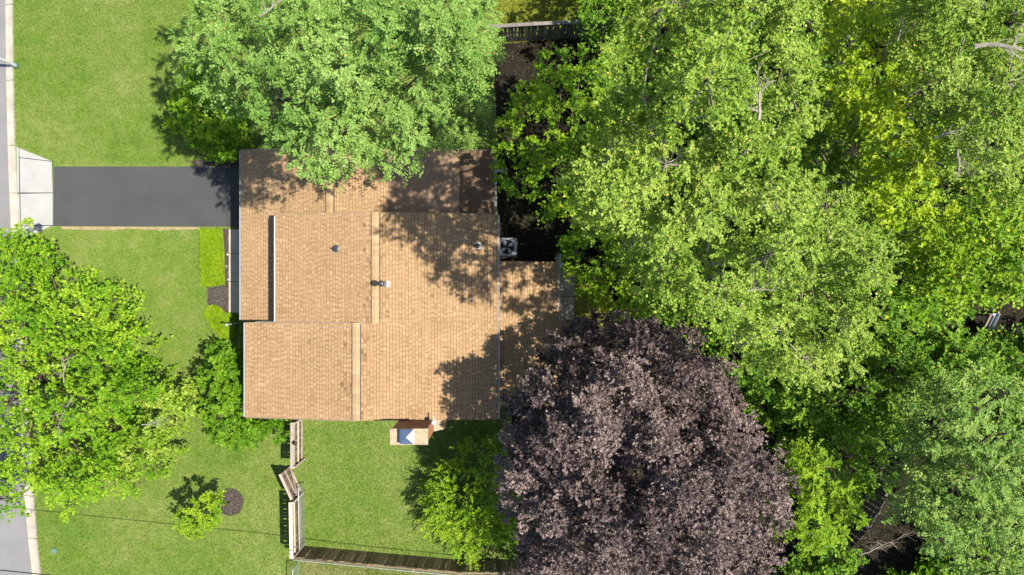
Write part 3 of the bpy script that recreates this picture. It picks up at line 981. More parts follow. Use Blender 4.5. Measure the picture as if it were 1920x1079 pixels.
# downspout ends at the rear corners
for (px, py, ang, lab) in ((939, 319, -8, 'ne'), (1049, 493, -72, 'se')):
    gx, gy, _ = at(px, py, .25)
    m3 = Matrix.Rotation(math.radians(ang), 3, 'Z') @ Matrix.Rotation(math.radians(14), 3, 'Y')
    ds = MB().obox((gx, gy, .22), (.62, .26 if lab == 'ne' else .30, .09), m3)
    up_ = Vector((gx, gy, .28)) - m3 @ Vector((.27, 0, 0))
    ds.box(up_.x - .04, up_.x + .04, up_.y - .05, up_.y + .05, .24, 2.2)
    o = ds.build('downspout', M['white'], house, bevel=.008)

# ------------------------------------------------------------------ fences
frng = random.Random(12)


def board_fence(name, label, pts, hgt, mat, rail_mat, rail_side, pitch=.146, width=.138, rails=(.25, .85, 1.45), cap=None, group='wooden board fences', post_every=2.4, cat='fence'):
    """upright boards on rails; pts are ground points; rail_side +1 puts the rails to the left of the run"""
    root = empty(name, (*pts[0], 0))
    tag(root, label, cat, group)
    meshes = []
    for k in range(4):
        hh = hgt + (k - 1.5) * .012
        mb = MB()
        mb.add([(-width / 2, -.01, .03), (width / 2, -.01, .03), (width / 2, -.01, hh - .03), (width / 2 - .03, -.01, hh), (-width / 2 + .03, -.01, hh), (-width / 2, -.01, hh - .03),
                (-width / 2, .01, .03), (width / 2, .01, .03), (width / 2, .01, hh - .03), (width / 2 - .03, .01, hh), (-width / 2 + .03, .01, hh), (-width / 2, .01, hh - .03)],
               [(0, 1, 2, 3, 4, 5), (11, 10, 9, 8, 7, 6)] + [(i, 6 + i, 6 + (i + 1) % 6, (i + 1) % 6) for i in range(6)])
        me = mb.mesh('board'); me.materials.append(mat); meshes.append(me)
    for a, b in zip(pts[:-1], pts[1:]):
        a, b = Vector(a), Vector(b)
        L = (b - a).length
        dirv = (b - a) / L
        nrm = Vector((-dirv.y, dirv.x)) * rail_side
        ang = math.atan2(dirv.y, dirv.x)
        n = max(1, int(L / pitch))
        for i in range(n):
            p = a + dirv * (i + .5) * L / n
            o = link('board', meshes[frng.randrange(4)], None, root, (p.x, p.y, 0))
            o.rotation_euler = (frng.gauss(0, .006), frng.gauss(0, .010), ang + frng.gauss(0, .01))
        R3 = Matrix.Rotation(ang, 3, 'Z')
        for h in rails:
            c = (a + b) / 2 + nrm * .036
            MB().obox((c.x, c.y, h), (L, .045, .09), R3).build('rail', rail_mat, root)
        k = max(1, round(L / post_every))
        for i in range(k + 1):
            p = a + dirv * min(max(i * L / k, .05), L - .05) + nrm * .105
            MB().obox((p.x, p.y, hgt / 2), (.09, .09, hgt + .02), R3).build('post', rail_mat, root)
        if cap:
            c = (a + b) / 2 + nrm * .03
            MB().obox((c.x, c.y, hgt + .034), (L, cap, .028), R3).build('top_rail', rail_mat, root)
    return root


A = gp((568, 780), (568, 862))
board_fence('board_fence', 'pale wooden board fence joining the house corner to the open gate', A, 1.75, M['wood_brown'], M['wood_pale'], 1, cap=.15, post_every=2.2)
B = gp((565, 922), (567, 1022))
board_fence('board_fence', 'pale wooden board fence running from the gate down to the dark fence', B, 1.72, M['wood_brown'], M['wood_pale'], 1, rails=(.3, 1.25), cap=.17)
C = gp((567, 1024), (700, 1036), (868, 1051), (1010, 1052), (1120, 1052))
board_fence('board_fence', 'dark shaded board fence along the bottom of the yard', C, 1.48, M['wood_warm'], M['wood_brown'], -1, pitch=.25, width=.246, rails=(.3, 1.2), cap=.05)
D = gp((915, 82), (1000, 77), (1098, 72), (1190, 66))
board_fence('board_fence', 'grey weathered board fence at the top behind the trees', D, 2.05, M['wood_grey'], M['wood_grey'], 1, pitch=.15, width=.125, rails=(.3, 1.1, 1.8), cap=.16)
E = gp((1672, 800), (1660, 850), (1630, 910), (1596, 968), (1560, 1010))
board_fence('board_fence', 'old grey board fence in the dark gap between woodland trees', E, 1.75, M['wood_grey'], M['wood_grey'], -1, pitch=.24, width=.19, rails=(.3, 1.4))

# gate, standing ajar
g0, g1 = Vector(at(545, 874)[:2]), Vector(at(566, 919)[:2])
gate = empty('garden_gate', (g0.x, g0.y, 0))
tag(gate, 'pale wooden gate standing ajar between the two fence runs', 'gate')
dv = (g1 - g0); GL = dv.length; dv /= GL
nv = Vector((-dv.y, dv.x))
ga = math.atan2(dv.y, dv.x)
R3 = Matrix.Rotation(ga, 3, 'Z')
for i in range(9):
    p = g0 + dv * (i + .5) * GL / 9
    o = MB().obox((p.x, p.y, .82), (GL / 9 - .012, .02, 1.5 + .02 * frng.random()), R3).build('board', M['wood_brown'], gate)
for h in (.25, .95, 1.55):
    c = (g0 + g1) / 2 + nv * .04
    MB().obox((c.x, c.y, h), (GL + .02, .05, .10), R3).build('rail', M['wood_pale'], gate)
brace = R3 @ Matrix.Rotation(-math.atan2(.62, GL), 3, 'Y')
c = (g0 + g1) / 2 + nv * .075
MB().obox((c.x, c.y, .6), (math.hypot(GL, .62) - .1, .035, .08), brace).build('brace', M['wood_pale'], gate)
c = (g0 + g1) / 2
MB().obox((c.x + nv.x * .01, c.y + nv.y * .01, 1.61), (GL + .02, .12, .03), R3).build('top_rail', M['wood_pale'], gate)
p = g1 - dv * .08 + nv * .085
MB().obox((p.x, p.y, 1.2), (.05, .03, .16), R3).build('latch', M['black'], gate)
# lantern on the fence by the house
lx, ly, _ = at(556, 829, 1.6)
ln = MB().lathe((lx, ly, 1.79), [(.05, 0), (.07, .02), (.07, .12), (.10, .13), (.02, .20)], 10).build('fence_lantern', M['black'])
tag(ln, 'small black lantern on top of the pale fence near the house', 'lantern')


def wire_fence(label, pts, hgt, every=2.0):
    root = empty('wire_fence', (*pts[0], 0))
    tag(root, label, 'fence', 'green wire fences')
    net = MB()
    for a, b in zip(pts[:-1], pts[1:]):
        a, b = Vector(a), Vector(b)
        L = (b - a).length
        dvx = (b - a) / L
        k = max(1, round(L / every))
        for i in range(k + 1):
            p = a + dvx * i * L / k
            MB().tube([(p.x, p.y, 0), (p.x, p.y, hgt + .05)], .022, 8).build('post', M['wire'], root)
        MB().tube([(a.x, a.y, hgt), (b.x, b.y, hgt)], .018, 6).build('top_rail', M['wire'], root)
        n = int(L / .11)
        m = int(hgt / .11)
        for i in range(-m, n):
            for sg in (0, 1):
                s0, s1 = i * L / n, (i + m) * L / n
                z0, z1 = (.03, hgt) if sg == 0 else (hgt, .03)
                if s0 < 0: z0, s0 = z0 + (z1 - z0) * (-s0) / (s1 - s0), 0
                if s1 > L: z1, s1 = z0 + (z1 - z0) * (L - s0) / (s1 - s0), L
                if s1 - s0 < .02: continue
                p, q = a + dvx * s0, a + dvx * s1
                net.tube([(p.x, p.y, z0), (q.x, q.y, z1)], .0035, 3, False)
    net.build('wire_mesh', M['wire'], root)


wire_fence('green wire fence just inside the lower pale board fence', gp((571, 905), (573, 1016)), 1.0)
wire_fence('green wire fence running down past the fence corner at the bottom', gp((562, 1052), (560, 1150)), 1.1)
wire_fence('green wire fence along the outer side of the dark board fence', gp((567, 1034), (700, 1047), (868, 1063), (1010, 1064)), 1.15)

# ------------------------------------------------------------------ small things
# air conditioner behind the house
ax, ay, _ = at(951, 464, .8)
ac = empty('air_conditioner', (ax, ay, 0))
tag(ac, 'grey air conditioner with round fan grille behind the house wall', 'air conditioner')
w = .44
MB().box(ax - w - .05, ax + w + .05, ay - w - .05, ay + w + .05, 0, .07).build('pad', M['concrete'], ac, bevel=.01)
body = MB().box(ax - w, ax + w, ay - w, ay + w, .072, .74).build('body', M['ac'], ac, bevel=.05)
for k in range(9):
    for sx, sy in ((1, 0), (-1, 0), (0, 1), (0, -1)):
        cx_, cy_ = ax + sx * (w + .004), ay + sy * (w + .004)
        MB().box(cx_ - (.006 if sx else .36), cx_ + (.006 if sx else .36), cy_ - (.006 if sy else .36), cy_ + (.006 if sy else .36), .15 + k * .06, .18 + k * .06).build('louvre', M['dark_metal'], body)
top = MB()
N_ = 32
ring_v, ring_f = [], []
for i in range(N_):
    a = 2 * math.pi * i / N_
    ca, sa = math.cos(a), math.sin(a)
    k = w / max(abs(ca), abs(sa))
    k = min(k, w * 1.30)
    for (r_, z_) in ((k, .742), (k, .80), (.345, .81), (.345, .742)):
        ring_v.append((ax + r_ * ca, ay + r_ * sa, z_))
for i in range(N_):
    j = (i + 1) % N_
    for q in range(4):
        ring_f.append((i * 4 + q, j * 4 + q, j * 4 + (q + 1) % 4, i * 4 + (q + 1) % 4))
top.add(ring_v, ring_f)
top.build('top_rim', M['ac'], ac)
MB().lathe((ax, ay, .741), [(.34, 0), (.34, .003)], 28).build('fan_well', M['black'], ac)
fan = MB().lathe((ax, ay, .75), [(.07, 0), (.07, .03), (.05, .04)], 16).build('fan_hub', M['black'], ac)
for k in range(4):
    a0 = math.radians(35 + 90 * k)
    v = []
    for r_, da, z_ in ((.08, -.3, .755), (.30, -.38, .752), (.31, .02, .772), (.26, .30, .785), (.08, .3, .78)):
        v.append((ax + r_ * math.cos(a0 + da), ay + r_ * math.sin(a0 + da), z_))
    mb = MB().add(v + [(x_, y_, z_ - .005) for x_, y_, z_ in v], [(0, 1, 2, 3, 4), (9, 8, 7, 6, 5)] + [(i, 5 + i, 5 + (i + 1) % 5, (i + 1) % 5) for i in range(5)])
    mb.build('fan_blade', M['blade_grey'], ac)
gr = MB()
for k in range(4):
    r_ = .09 + k * .075
    gr.tube([(ax + r_ * math.cos(a), ay + r_ * math.sin(a), .812) for a in np.linspace(0, 2 * math.pi, 25)], .002, 4, False)
for k in range(8):
    a = math.pi / 4 * k
    gr.tube([(ax + .05 * math.cos(a), ay + .05 * math.sin(a), .815), (ax + .36 * math.cos(a), ay + .36 * math.sin(a), .815)], .0022, 4)
gr.build('fan_grille', M['dark_metal'], ac)

# white garden post and its shadow
gx, gy, _ = at(447, 607)
gpost = empty('garden_post', (gx, gy, 0))
tag(gpost, 'thin white post standing in the lime groundcover by the wall', 'post')
MB().tube([(gx, gy, 0), (gx, gy, 1.35)], [.03, .026], 10).build('shaft', M['white'], gpost)
MB().lathe((gx, gy, 1.35), [(.028, 0), (.055, .02), (.06, .10), (.03, .14), (.0, .16)], 12).build('finial', M['white'], gpost)

# street lamp at the kerb
sx, sy, _ = at(32, 125)
slm = empty('street_lamp', (sx, sy, 0))
tag(slm, 'tall pale street lamp pole standing at the lawn edge by the kerb', 'street lamp')
MB().lathe((sx, sy, 0), [(.13, 0), (.13, .18), (.085, .22)], 14).build('base', M['teal'], slm)
MB().tube([(sx, sy, .2), (sx, sy, 4), (sx, sy, 7.4)], [.075, .062, .05], 12).build('pole', M['white'], slm)
MB().tube([(sx, sy, 7.2), (sx - .6, sy, 7.6), (sx - 1.7, sy, 7.7)], [.035, .033, .03], 8).build('arm', M['galv'], slm)
MB().obox((sx - 1.95, sy, 7.68), (.6, .24, .12), Matrix.Identity(3)).build('lamp_head', M['galv'], slm, bevel=.04)

# valve cover on the lawn
vx, vy, _ = at(103, 1033)
vc = empty('valve_cover', (vx, vy, 0))
tag(vc, 'round teal utility cover set in the lawn near the road', 'utility cover')
MB().lathe((vx, vy, 0), [(.15, 0), (.15, .075), (.135, .095)], 20).build('rim', M['teal'], vc)
MB().lathe((vx, vy, .096), [(.12, 0), (.12, .012), (.05, .02)], 20).build('lid', M['teal'], vc)

# overhead service cable: only its shadow crosses the lawn
hz = 6.8
off = (S.x / S.z * hz, S.y / S.z * hz)
pa_ = [at(px, py) for px, py in ((-420, 905), (250, 976), (470, 998), (700, 1026), (1060, 1062))]
cb = MB().tube([(p[0] + off[0], p[1] + off[1], hz + .25 * (i - 2) ** 2 * .25) for i, p in enumerate(pa_)], .02, 6).build('service_cable', M['black'])
tag(cb, 'black overhead service cable whose thin shadow crosses the lower lawn', 'cable')

# chute and beam glimpsed in the wood
ch = empty('play_slide', (*at(1858, 607, 0)[:2], 0))
tag(ch, 'pale blue slide chute beside a wooden beam in the dark woodland gap', 'slide')
p0, p1 = Vector(at(1866, 588, 1.3)), Vector(at(1848, 624, .15))
dvv = (p1 - p0); Ls = dvv.length; dvv.normalize()
sd = dvv.cross(Vector((0, 0, 1))).normalized()
nn = sd.cross(dvv)
R = Matrix((dvv, sd, nn)).transposed()
cc = (p0 + p1) / 2
MB().obox(cc, (Ls, .26, .03), R).build('chute', M['plastic_blue'], ch, bevel=.01)
for s_ in (-1, 1):
    MB().obox(cc + sd * (.145 * s_) + nn * .07, (Ls, .03, .16), R).build('side_wall', M['plastic_blue'], ch, bevel=.01)
MB().obox(cc + sd * .30 + nn * .0 + Vector((0, 0, .05)), (Ls + .1, .11, .11), R).build('beam', M['wood_pale'], ch)
for s_ in (-.1, .30):
    q_ = p0 + sd * s_
    MB().box(q_.x - .05, q_.x + .05, q_.y - .05, q_.y + .05, 0, 1.42).build('leg', M['wood_brown'], ch)
# stones in the mulch and by the path
for k, (px, py) in enumerate(((427, 478), (425, 500), (428, 525), (1090, 540), (1084, 598))):
    x_, y_, _ = at(px, py)
    mb = MB()
    n1, n2 = 5, 8
    r_ = .05 + .03 * frng.random()
    prof = [(.0, 0)]
    vs = []
    for i in range(n1):
        for j in range(n2):
            a, e = 2 * math.pi * j / n2, math.pi / 2 * i / (n1 - 1)
            rr = r_ * (1 + frng.uniform(-.15, .15))
            vs.append((x_ + 1.3 * rr * math.cos(a) * math.cos(e), y_ + rr * math.sin(a) * math.cos(e), .005 + rr * .8 * math.sin(e)))
    mb.add(vs, [(i * n2 + j, i * n2 + (j + 1) % n2, (i + 1) * n2 + (j + 1) % n2, (i + 1) * n2 + j) for i in range(n1 - 1) for j in range(n2)])
    o = mb.build('stone', M['stone'], smooth=True)
    tag(o, ['small pale stone in the mulch, nearest the driveway', 'small pale stone in the mulch strip, middle of three', 'small pale stone in the mulch strip, farthest from the driveway',
            'small stone beside the dry grass path', 'small stone at the lower end of the side path'][k], 'stone', 'loose garden stones')

# ------------------------------------------------------------------ trees
NTRI = [0]


def darts(poly, spacing_px, seed, tries=14000):
    r = np.random.default_rng(seed)
    xs_, ys_ = [p[0] for p in poly], [p[1] for p in poly]
    x = r.uniform(min(xs_), max(xs_), tries)
    y = r.uniform(min(ys_), max(ys_), tries)
    ok = in_poly(x, y, poly)
    x, y = x[ok], y[ok]
    cell = {}
    out = []
    s = spacing_px
    for a, b in zip(x, y):
        i, j = int(a // s), int(b // s)
        good = True
        for di in (-1, 0, 1):
            for dj in (-1, 0, 1):
                for (c, d_) in cell.get((i + di, j + dj), ()):
                    if (a - c) ** 2 + (b - d_) ** 2 < s * s:
                        good = False; break
                if not good: break
            if not good: break
        if good:
            cell.setdefault((i, j), []).append((a, b))
            out.append((a, b))
    return np.array(out)


def nrmz(a):
    return a / (np.linalg.norm(a, axis=-1, keepdims=True) + 1e-9)


def foliage(P_, out, rad, st, r):
    """sprays of leaves: each clump sends out twigs, each twig carries leaves in pairs"""
    n, m, k = len(P_), st['twigs'], st['leaves']
    D = nrmz(r.normal(size=(n, m, 3)))
    D = nrmz(D * st.get('spread', 1.0) + out[:, None, :] * st.get('outw', .5) + np.array([0, 0, st.get('upw', .45)]))
    Lt = (rad[:, None] * r.uniform(.65, 1.2, (n, m)))[..., None]
    start = P_[:, None, :] + r.normal(size=(n, m, 3)) * rad[:, None, None] * .14
    t = np.linspace(st.get('t0', .22), 1.0, k)[None, None, :, None] + r.uniform(-.03, .03, (n, m, k, 1))
    pts = start[:, :, None, :] + D[:, :, None, :] * Lt[:, :, None, :] * t
    pts[..., 2] -= (st.get('droop', .25) * Lt[:, :, None, :] * t * t)[..., 0]
    up = np.array([0, 0, 1.0])
    side = nrmz(np.cross(D, up + .35 * r.normal(size=D.shape)))
    sign = np.where(np.arange(k) % 2 == 0, 1.0, -1.0)[None, None, :, None]
    tilt = st.get('tilt', .3)
    A_ = nrmz(D[:, :, None, :] * st.get('fwd', .55) + side[:, :, None, :] * sign + r.normal(size=(n, m, k, 3)) * tilt * .6)
    A_[..., 2] -= st.get('hang', .12)
    A_ = nrmz(A_)
    Nn = np.broadcast_to(up, A_.shape) + r.normal(size=A_.shape) * tilt + S_NP * .25
    Nn = nrmz(Nn - A_ * (Nn * A_).sum(-1, keepdims=True))
    W_ = np.cross(Nn, A_)
    ln_ = (st['len'] * r.uniform(.7, 1.25, (n, m, k, 1)))
    wd = ln_ * st['wid']
    fold = Nn * wd * .25
    b = pts
    tip = pts + A_ * ln_
    if st.get('lobed'):
        Rl = pts + A_ * ln_ * .42 - W_ * wd * 1.15 + fold
        Ll = pts + A_ * ln_ * .42 + W_ * wd * 1.15 + fold
        nR = pts + A_ * ln_ * .55 - W_ * wd * .42
        nL = pts + A_ * ln_ * .55 + W_ * wd * .42
        V = np.stack([b, Rl, nR, tip, nL, Ll], -2).reshape(-1, 6, 3)
        tri = np.array([[0, 1, 2], [0, 2, 3], [0, 3, 4], [0, 4, 5]])
    else:
        mid = pts + A_ * ln_ * .45
        V = np.stack([b, mid - W_ * wd + fold, tip, mid + W_ * wd + fold], -2).reshape(-1, 4, 3)
        tri = np.array([[0, 1, 2], [0, 2, 3]])
    nl, nv = V.shape[0], V.shape[1]
    T = (np.arange(nl)[:, None, None] * nv + tri[None]).reshape(-1, 3)
    rl = np.repeat(r.random(nl), len(tri))
    return V.reshape(-1, 3), T, rl, (n, m, k, len(tri))


S_NP = np.array(S)


def limb_points(a, b, r, bend=.12, n=5):
    a, b = np.array(a), np.array(b)
    L = np.linalg.norm(b - a)
    k = r.normal(size=3) * bend * L
    k[2] = abs(k[2]) * .5
    return [tuple(a + (b - a) * t + k * math.sin(math.pi * t)) for t in np.linspace(0, 1, n)]


def tree(name, label, cat, poly, zlo, zhi, st, mat, dome=130, spacing=.62, rad=.6, lobe=2.2, lobe_amp=1.1, bark='bark', base=None,
         under=.7, seed=1, group=None, jit=.25, trunk_r=.22, gap=.2, sub=.5, zmod=None):
    r = np.random.default_rng(seed)
    zm = (zlo + zhi) / 2
    sc = F / (H - zm)
    q = darts(poly, spacing * sc, seed)
    x, y = q[:, 0], q[:, 1]
    ed = edge_dist(x, y, poly)
    t = np.clip(ed / dome, 0, 1)
    z = zlo + (zhi - zlo) * np.sqrt(1 - (1 - t) ** 2)
    if zmod is not None: z = z + zmod(x, y)
    lb = darts(poly, lobe * sc, seed + 91, 3000)
    dl = np.sqrt(((q[:, None, :] - lb[None]) ** 2).sum(-1))
    near = dl.argmin(1)
    dmin = dl.min(1) / (lobe * sc)
    lz = r.normal(0, .35, len(lb)) * lobe_amp
    sb = darts(poly, lobe * sub * sc, seed + 191, 9000)
    ds = np.sqrt(((q[:, None, :] - sb[None]) ** 2).sum(-1))
    smin = ds.min(1) / (lobe * sub * sc)
    sz = r.normal(0, .3, len(sb)) * lobe_amp
    z = z - lobe_amp * (dmin / .6) ** 2 + lz[near] + sz[ds.argmin(1)] - lobe_amp * .65 * (smin / .6) ** 2 + r.normal(0, jit * .6, len(z))
    z = np.maximum(z, .25 + rad * .4)
    keep = (ed > .22 * rad * sc) & ~((dmin > .55) & (r.random(len(z)) < gap)) & ~((smin > .5) & (r.random(len(z)) < gap * 1.1))
    q, z, near = q[keep], z[keep], near[keep]
    s = (H - z) / F
    Pt = np.stack([(q[:, 0] - 960) * s, (540 - q[:, 1]) * s, z], 1)
    c = np.array([Pt[:, 0].mean(), Pt[:, 1].mean(), max(zlo - (zhi - zlo) * .4, .6)])
    parts = [(Pt, near, st, rad)]
    inner = dict(st, leaves=max(4, int(st['leaves'] * .5)), len=st['len'] * 1.45, tilt=st.get('tilt', .3) + .15, t0=.15)
    for lay in range(2):
        if under <= 0: break
        m = r.random(len(Pt)) < under
        U = Pt[m].copy()
        lo_, hi_ = ((.5, 1.3), (1.3, 2.8))[lay]
        U[:, 2] -= r.uniform(lo_, hi_, m.sum()) * min(1.0, zhi / 6)
        U[:, :2] = c[:2] + (U[:, :2] - c[:2]) * (.99 - .04 * lay) + r.normal(0, .15, (m.sum(), 2))
        U[:, 2] = np.maximum(U[:, 2], .3)
        parts.append((U, near[m], inner, rad * 1.15))
    A0 = np.concatenate([p_[0] for p_ in parts])
    nr = np.concatenate([p_[1] for p_ in parts])
    lobe_tone = r.random(len(lb))
    Vs, Ts, Rs, Cs, nv0 = [], [], [], [], 0
    for Pp, np_, st_, rd_ in parts:
        rads = rd_ * r.uniform(.75, 1.25, len(Pp))
        V, T, rl, (n, m, k, nt_) = foliage(Pp, nrmz(Pp - c), rads, st_, r)
        cl = np.clip(lobe_tone[np_] * .45 + r.random(n) * .55, 0, 1)
        Vs.append(V); Ts.append(T + nv0); Rs.append(rl); Cs.append(np.repeat(cl, m * k * nt_))
        nv0 += len(V)
    V, T, rl, clf = np.concatenate(Vs), np.concatenate(Ts), np.concatenate(Rs), np.concatenate(Cs)
    if base is None:
        bx, by = c[0], c[1]
    else:
        bx, by = at(*base)[:2]
    root = empty(name, (bx, by, 0))
    tag(root, label, cat, group)
    link('crown', np_mesh('crown', V, T, {'rnd': rl, 'clump': clf}), M[mat], root)
    NTRI[0] += len(T)
    # trunk, limbs to each lobe, twigs to each clump
    mb = MB()
    zb = max(zlo * .55, .35)
    fork = (bx * .55 + c[0] * .45, by * .55 + c[1] * .45, zb)
    tp = limb_points((bx, by, -.05), fork, r, .04)
    mb.tube(tp, list(np.linspace(trunk_r * 1.25, trunk_r * .8, len(tp))), 10)
    hubs = []
    for i in range(len(lb)):
        sel = Pt[near == i]
        if len(sel) == 0:
            hubs.append(np.array(fork)); continue
        hub = sel.mean(0) - np.array([0, 0, .55 * rad + .25])
        hub[2] = max(hub[2], .25)
        lp = limb_points(fork, hub, r, .10, 6)
        mb.tube(lp, list(np.linspace(trunk_r * .24, max(.012, trunk_r * .05), len(lp))), 6)
        hubs.append(hub)
    for p, i in zip(A0, nr):
        h = hubs[i]
        mid = (h + p) / 2 + r.normal(size=3) * .06
        mb.tube([h, mid, p], [max(.012, trunk_r * .06), .011, .006], 3, False)
    mb.build('trunk', M[bark], root, smooth=True)
    return root, Pt


def dead_branch(root, px, py, z, ang, length, seed, mat='bark_dead', spread=.5, thick=.035, rise=.35, forks=4):
    """bare, bleached branch: a tapering stem with forks and twigs"""
    r = np.random.default_rng(seed)
    p0 = np.array(at(px, py, z))
    d0 = np.array([math.cos(math.radians(ang)), math.sin(math.radians(ang)), rise])
    d0 /= np.linalg.norm(d0)
    mb = MB()

    def grow(p, d, L, th, lev):
        n = 5
        pts = [p]
        dd = d.copy()
        for _ in range(n):
            dd = nrmz(dd + r.normal(size=3) * .16)
            pts.append(pts[-1] + dd * L / n)
        mb.tube([tuple(a) for a in pts], list(np.linspace(th, th * .35, n + 1)), 5 if lev == 0 else 4, False)
        if lev < 2:
            for i in range(forks):
                s_ = pts[1 + (i % n)]
                nd = nrmz(d + r.normal(size=3) * spread * np.array([1, 1, .6]))
                grow(s_, nd, L * r.uniform(.35, .65), th * .5, lev + 1)
    grow(p0 - d0 * .3, d0, length * .7 + .3, thick * .8, 0)
    return mb.build('dead_branch', M[mat], root)


FROND = dict(twigs=11, leaves=22, len=.088, wid=.26, fwd=.5, tilt=.32, droop=.35, upw=.45, outw=.5, hang=.10, t0=.12)
BROAD = dict(twigs=10, leaves=10, len=.13, wid=.34, fwd=.6, tilt=.5, droop=.2, upw=.45, outw=.5)
FINE = dict(twigs=13, leaves=19, len=.068, wid=.36, fwd=.6, tilt=.55, droop=.2, upw=.6, outw=.45)
MAPLE = dict(twigs=10, leaves=9, len=.122, wid=.38, fwd=.6, tilt=.46, droop=.2, upw=.5, outw=.5, lobed=True)
ROSETTE = dict(twigs=12, leaves=11, len=.09, wid=.34, fwd=.75, tilt=.50, droop=.2, upw=.8, outw=.6, lobed=True, t0=.35)
WHIP = dict(twigs=9, leaves=16, len=.08, wid=.32, fwd=.7, tilt=.35, droop=.05, upw=.7, outw=.9, t0=.15)

# top left: large locust overhanging the roof
t1, _ = tree('locust_tree', 'large pale green feathery tree overhanging the top edge of the roof', 'tree',
     [(318, -110), (330, 40), (325, 90), (345, 150), (385, 192), (430, 212), (465, 250), (520, 275), (530, 312), (562, 348), (602, 342), (640, 300), (682, 296), (702, 330), (728, 356), (748, 330),
      (772, 290), (800, 255), (808, 215), (830, 180), (880, 165), (918, 150), (936, 110), (936, 40), (925, 0), (930, -110)],
     9.8, 14.5, FROND, 'locust', dome=110, spacing=.44, rad=.5, lobe=1.8, lobe_amp=1.4, under=.75, seed=21, trunk_r=.3, base=(640, 250), group='trees round the house')
dead_branch(t1, 500, 20, 13.8, 30, 1.4, 5, 'bark_pale', thick=.04)
t1b, _ = tree('locust_tree', 'smaller darker feathery tree tucked under the large tree beside the rear roof corner', 'tree',
     [(795, 205), (850, 150), (918, 140), (912, 215), (884, 264), (840, 272), (812, 256)], 5.2, 7.2, FROND, 'locust_blue', dome=50, spacing=.5, rad=.5, lobe=1.4, under=.5, seed=22, trunk_r=.12, group='trees round the house')
# bush under it by the driveway
tree('garden_bush', 'rounded vivid green bush beside the top edge of the driveway', 'bush',
     [(312, 190), (322, 150), (360, 120), (430, 150), (470, 220), (460, 280), (440, 302), (400, 300), (362, 285), (345, 255), (315, 230)], .9, 3.3, BROAD, 'maple', dome=60, spacing=.36, rad=.36, lobe=1.1, lobe_amp=.5, under=.8, seed=23, trunk_r=.09, group='garden bushes')
# west: street-side maple
t3, _ = tree('maple_tree', 'broad bright green leafy tree at the left edge beside the road', 'tree',
     [(-110, 425), (0, 432), (30, 425), (48, 440), (92, 485), (135, 512), (195, 535), (236, 590), (246, 650), (285, 700), (300, 745), (260, 790), (225, 830), (235, 900), (200, 948), (130, 962), (62, 945), (30, 925), (12, 970), (-110, 985)],
     3.6, 7.8, MAPLE, 'maple', dome=110, spacing=.5, rad=.5, lobe=1.5, lobe_amp=1.6, under=1.0, seed=24, trunk_r=.24, base=(90, 720), group='trees round the house', gap=.2)
dead_branch(t3, 118, 705, 7.9, 85, 1.0, 9, 'bark_pale', spread=.6, thick=.022, forks=6)
dead_branch(t3, 128, 760, 7.7, -110, 1.1, 10, 'bark_pale', spread=.6, thick=.022, forks=6)
tree('maple_tree', 'slim leafy spray reaching over the white concrete apron', 'tree',
     [(28, 408), (42, 404), (60, 418), (70, 420), (58, 428), (50, 446), (30, 446), (5, 440)], 4.3, 4.8, MAPLE, 'maple_cream', dome=20, spacing=.34, rad=.3, lobe=.8, lobe_amp=.3, under=0, seed=26, trunk_r=.05, base=(30, 470), group='trees round the house')
t3b, _ = tree('maple_tree', 'cream-flecked olive green tree at the lower right of the roadside tree', 'tree',
     [(225, 830), (255, 790), (290, 735), (330, 742), (348, 770), (318, 805), (306, 870), (280, 925), (235, 935), (215, 890)], 2.8, 5.6, MAPLE, 'maple_cream', dome=70, spacing=.42, rad=.45, lobe=1.2, lobe_amp=.7, under=.9, seed=27, trunk_r=.10, base=(285, 845), group='trees round the house', gap=.3)
dead_branch(t3b, 275, 795, 5.7, 15, .9, 14, spread=.4, thick=.02)
# shrub at the house corner
tree('garden_bush', 'dense dark green bush at the lower left house corner', 'bush',
     [(362, 705), (385, 660), (420, 640), (440, 650), (452, 690), (472, 714), (462, 735), (458, 778), (505, 788), (533, 800), (530, 826), (470, 828), (418, 836), (382, 800), (366, 745)],
     1.0, 4.3, MAPLE, 'dense', dome=65, spacing=.36, rad=.36, lobe=1.1, lobe_amp=.5, under=.9, seed=28, trunk_r=.1, base=(455, 735), group='garden bushes')
# sapling in the mulch ring
tree('young_tree', 'young lime green tree growing from the round mulch ring', 'tree',
     [(322, 980), (332, 952), (355, 934), (384, 926), (404, 940), (414, 960), (400, 986), (380, 1006), (350, 1004)], 2.3, 3.5, dict(BROAD, len=.10), 'lime_leaf', dome=45, spacing=.27, rad=.26, lobe=.7, lobe_amp=.35, under=.4, seed=29, trunk_r=.045, base=(430, 943), group='trees round the house')
# feathery shrub in the back yard
tree('feathery_bush', 'feathery yellow-green shrub in the lower yard beside the purple tree', 'bush',
     [(778, 935), (800, 905), (812, 870), (855, 840), (905, 822), (945, 850), (955, 950), (968, 1030), (915, 1022), (882, 1056), (842, 1014), (800, 990)], .7, 2.9, WHIP, 'lime_leaf', dome=70, spacing=.40, rad=.62, lobe=1.0, lobe_amp=.4, under=.6, seed=30, trunk_r=.06, base=(875, 945), group='garden bushes')
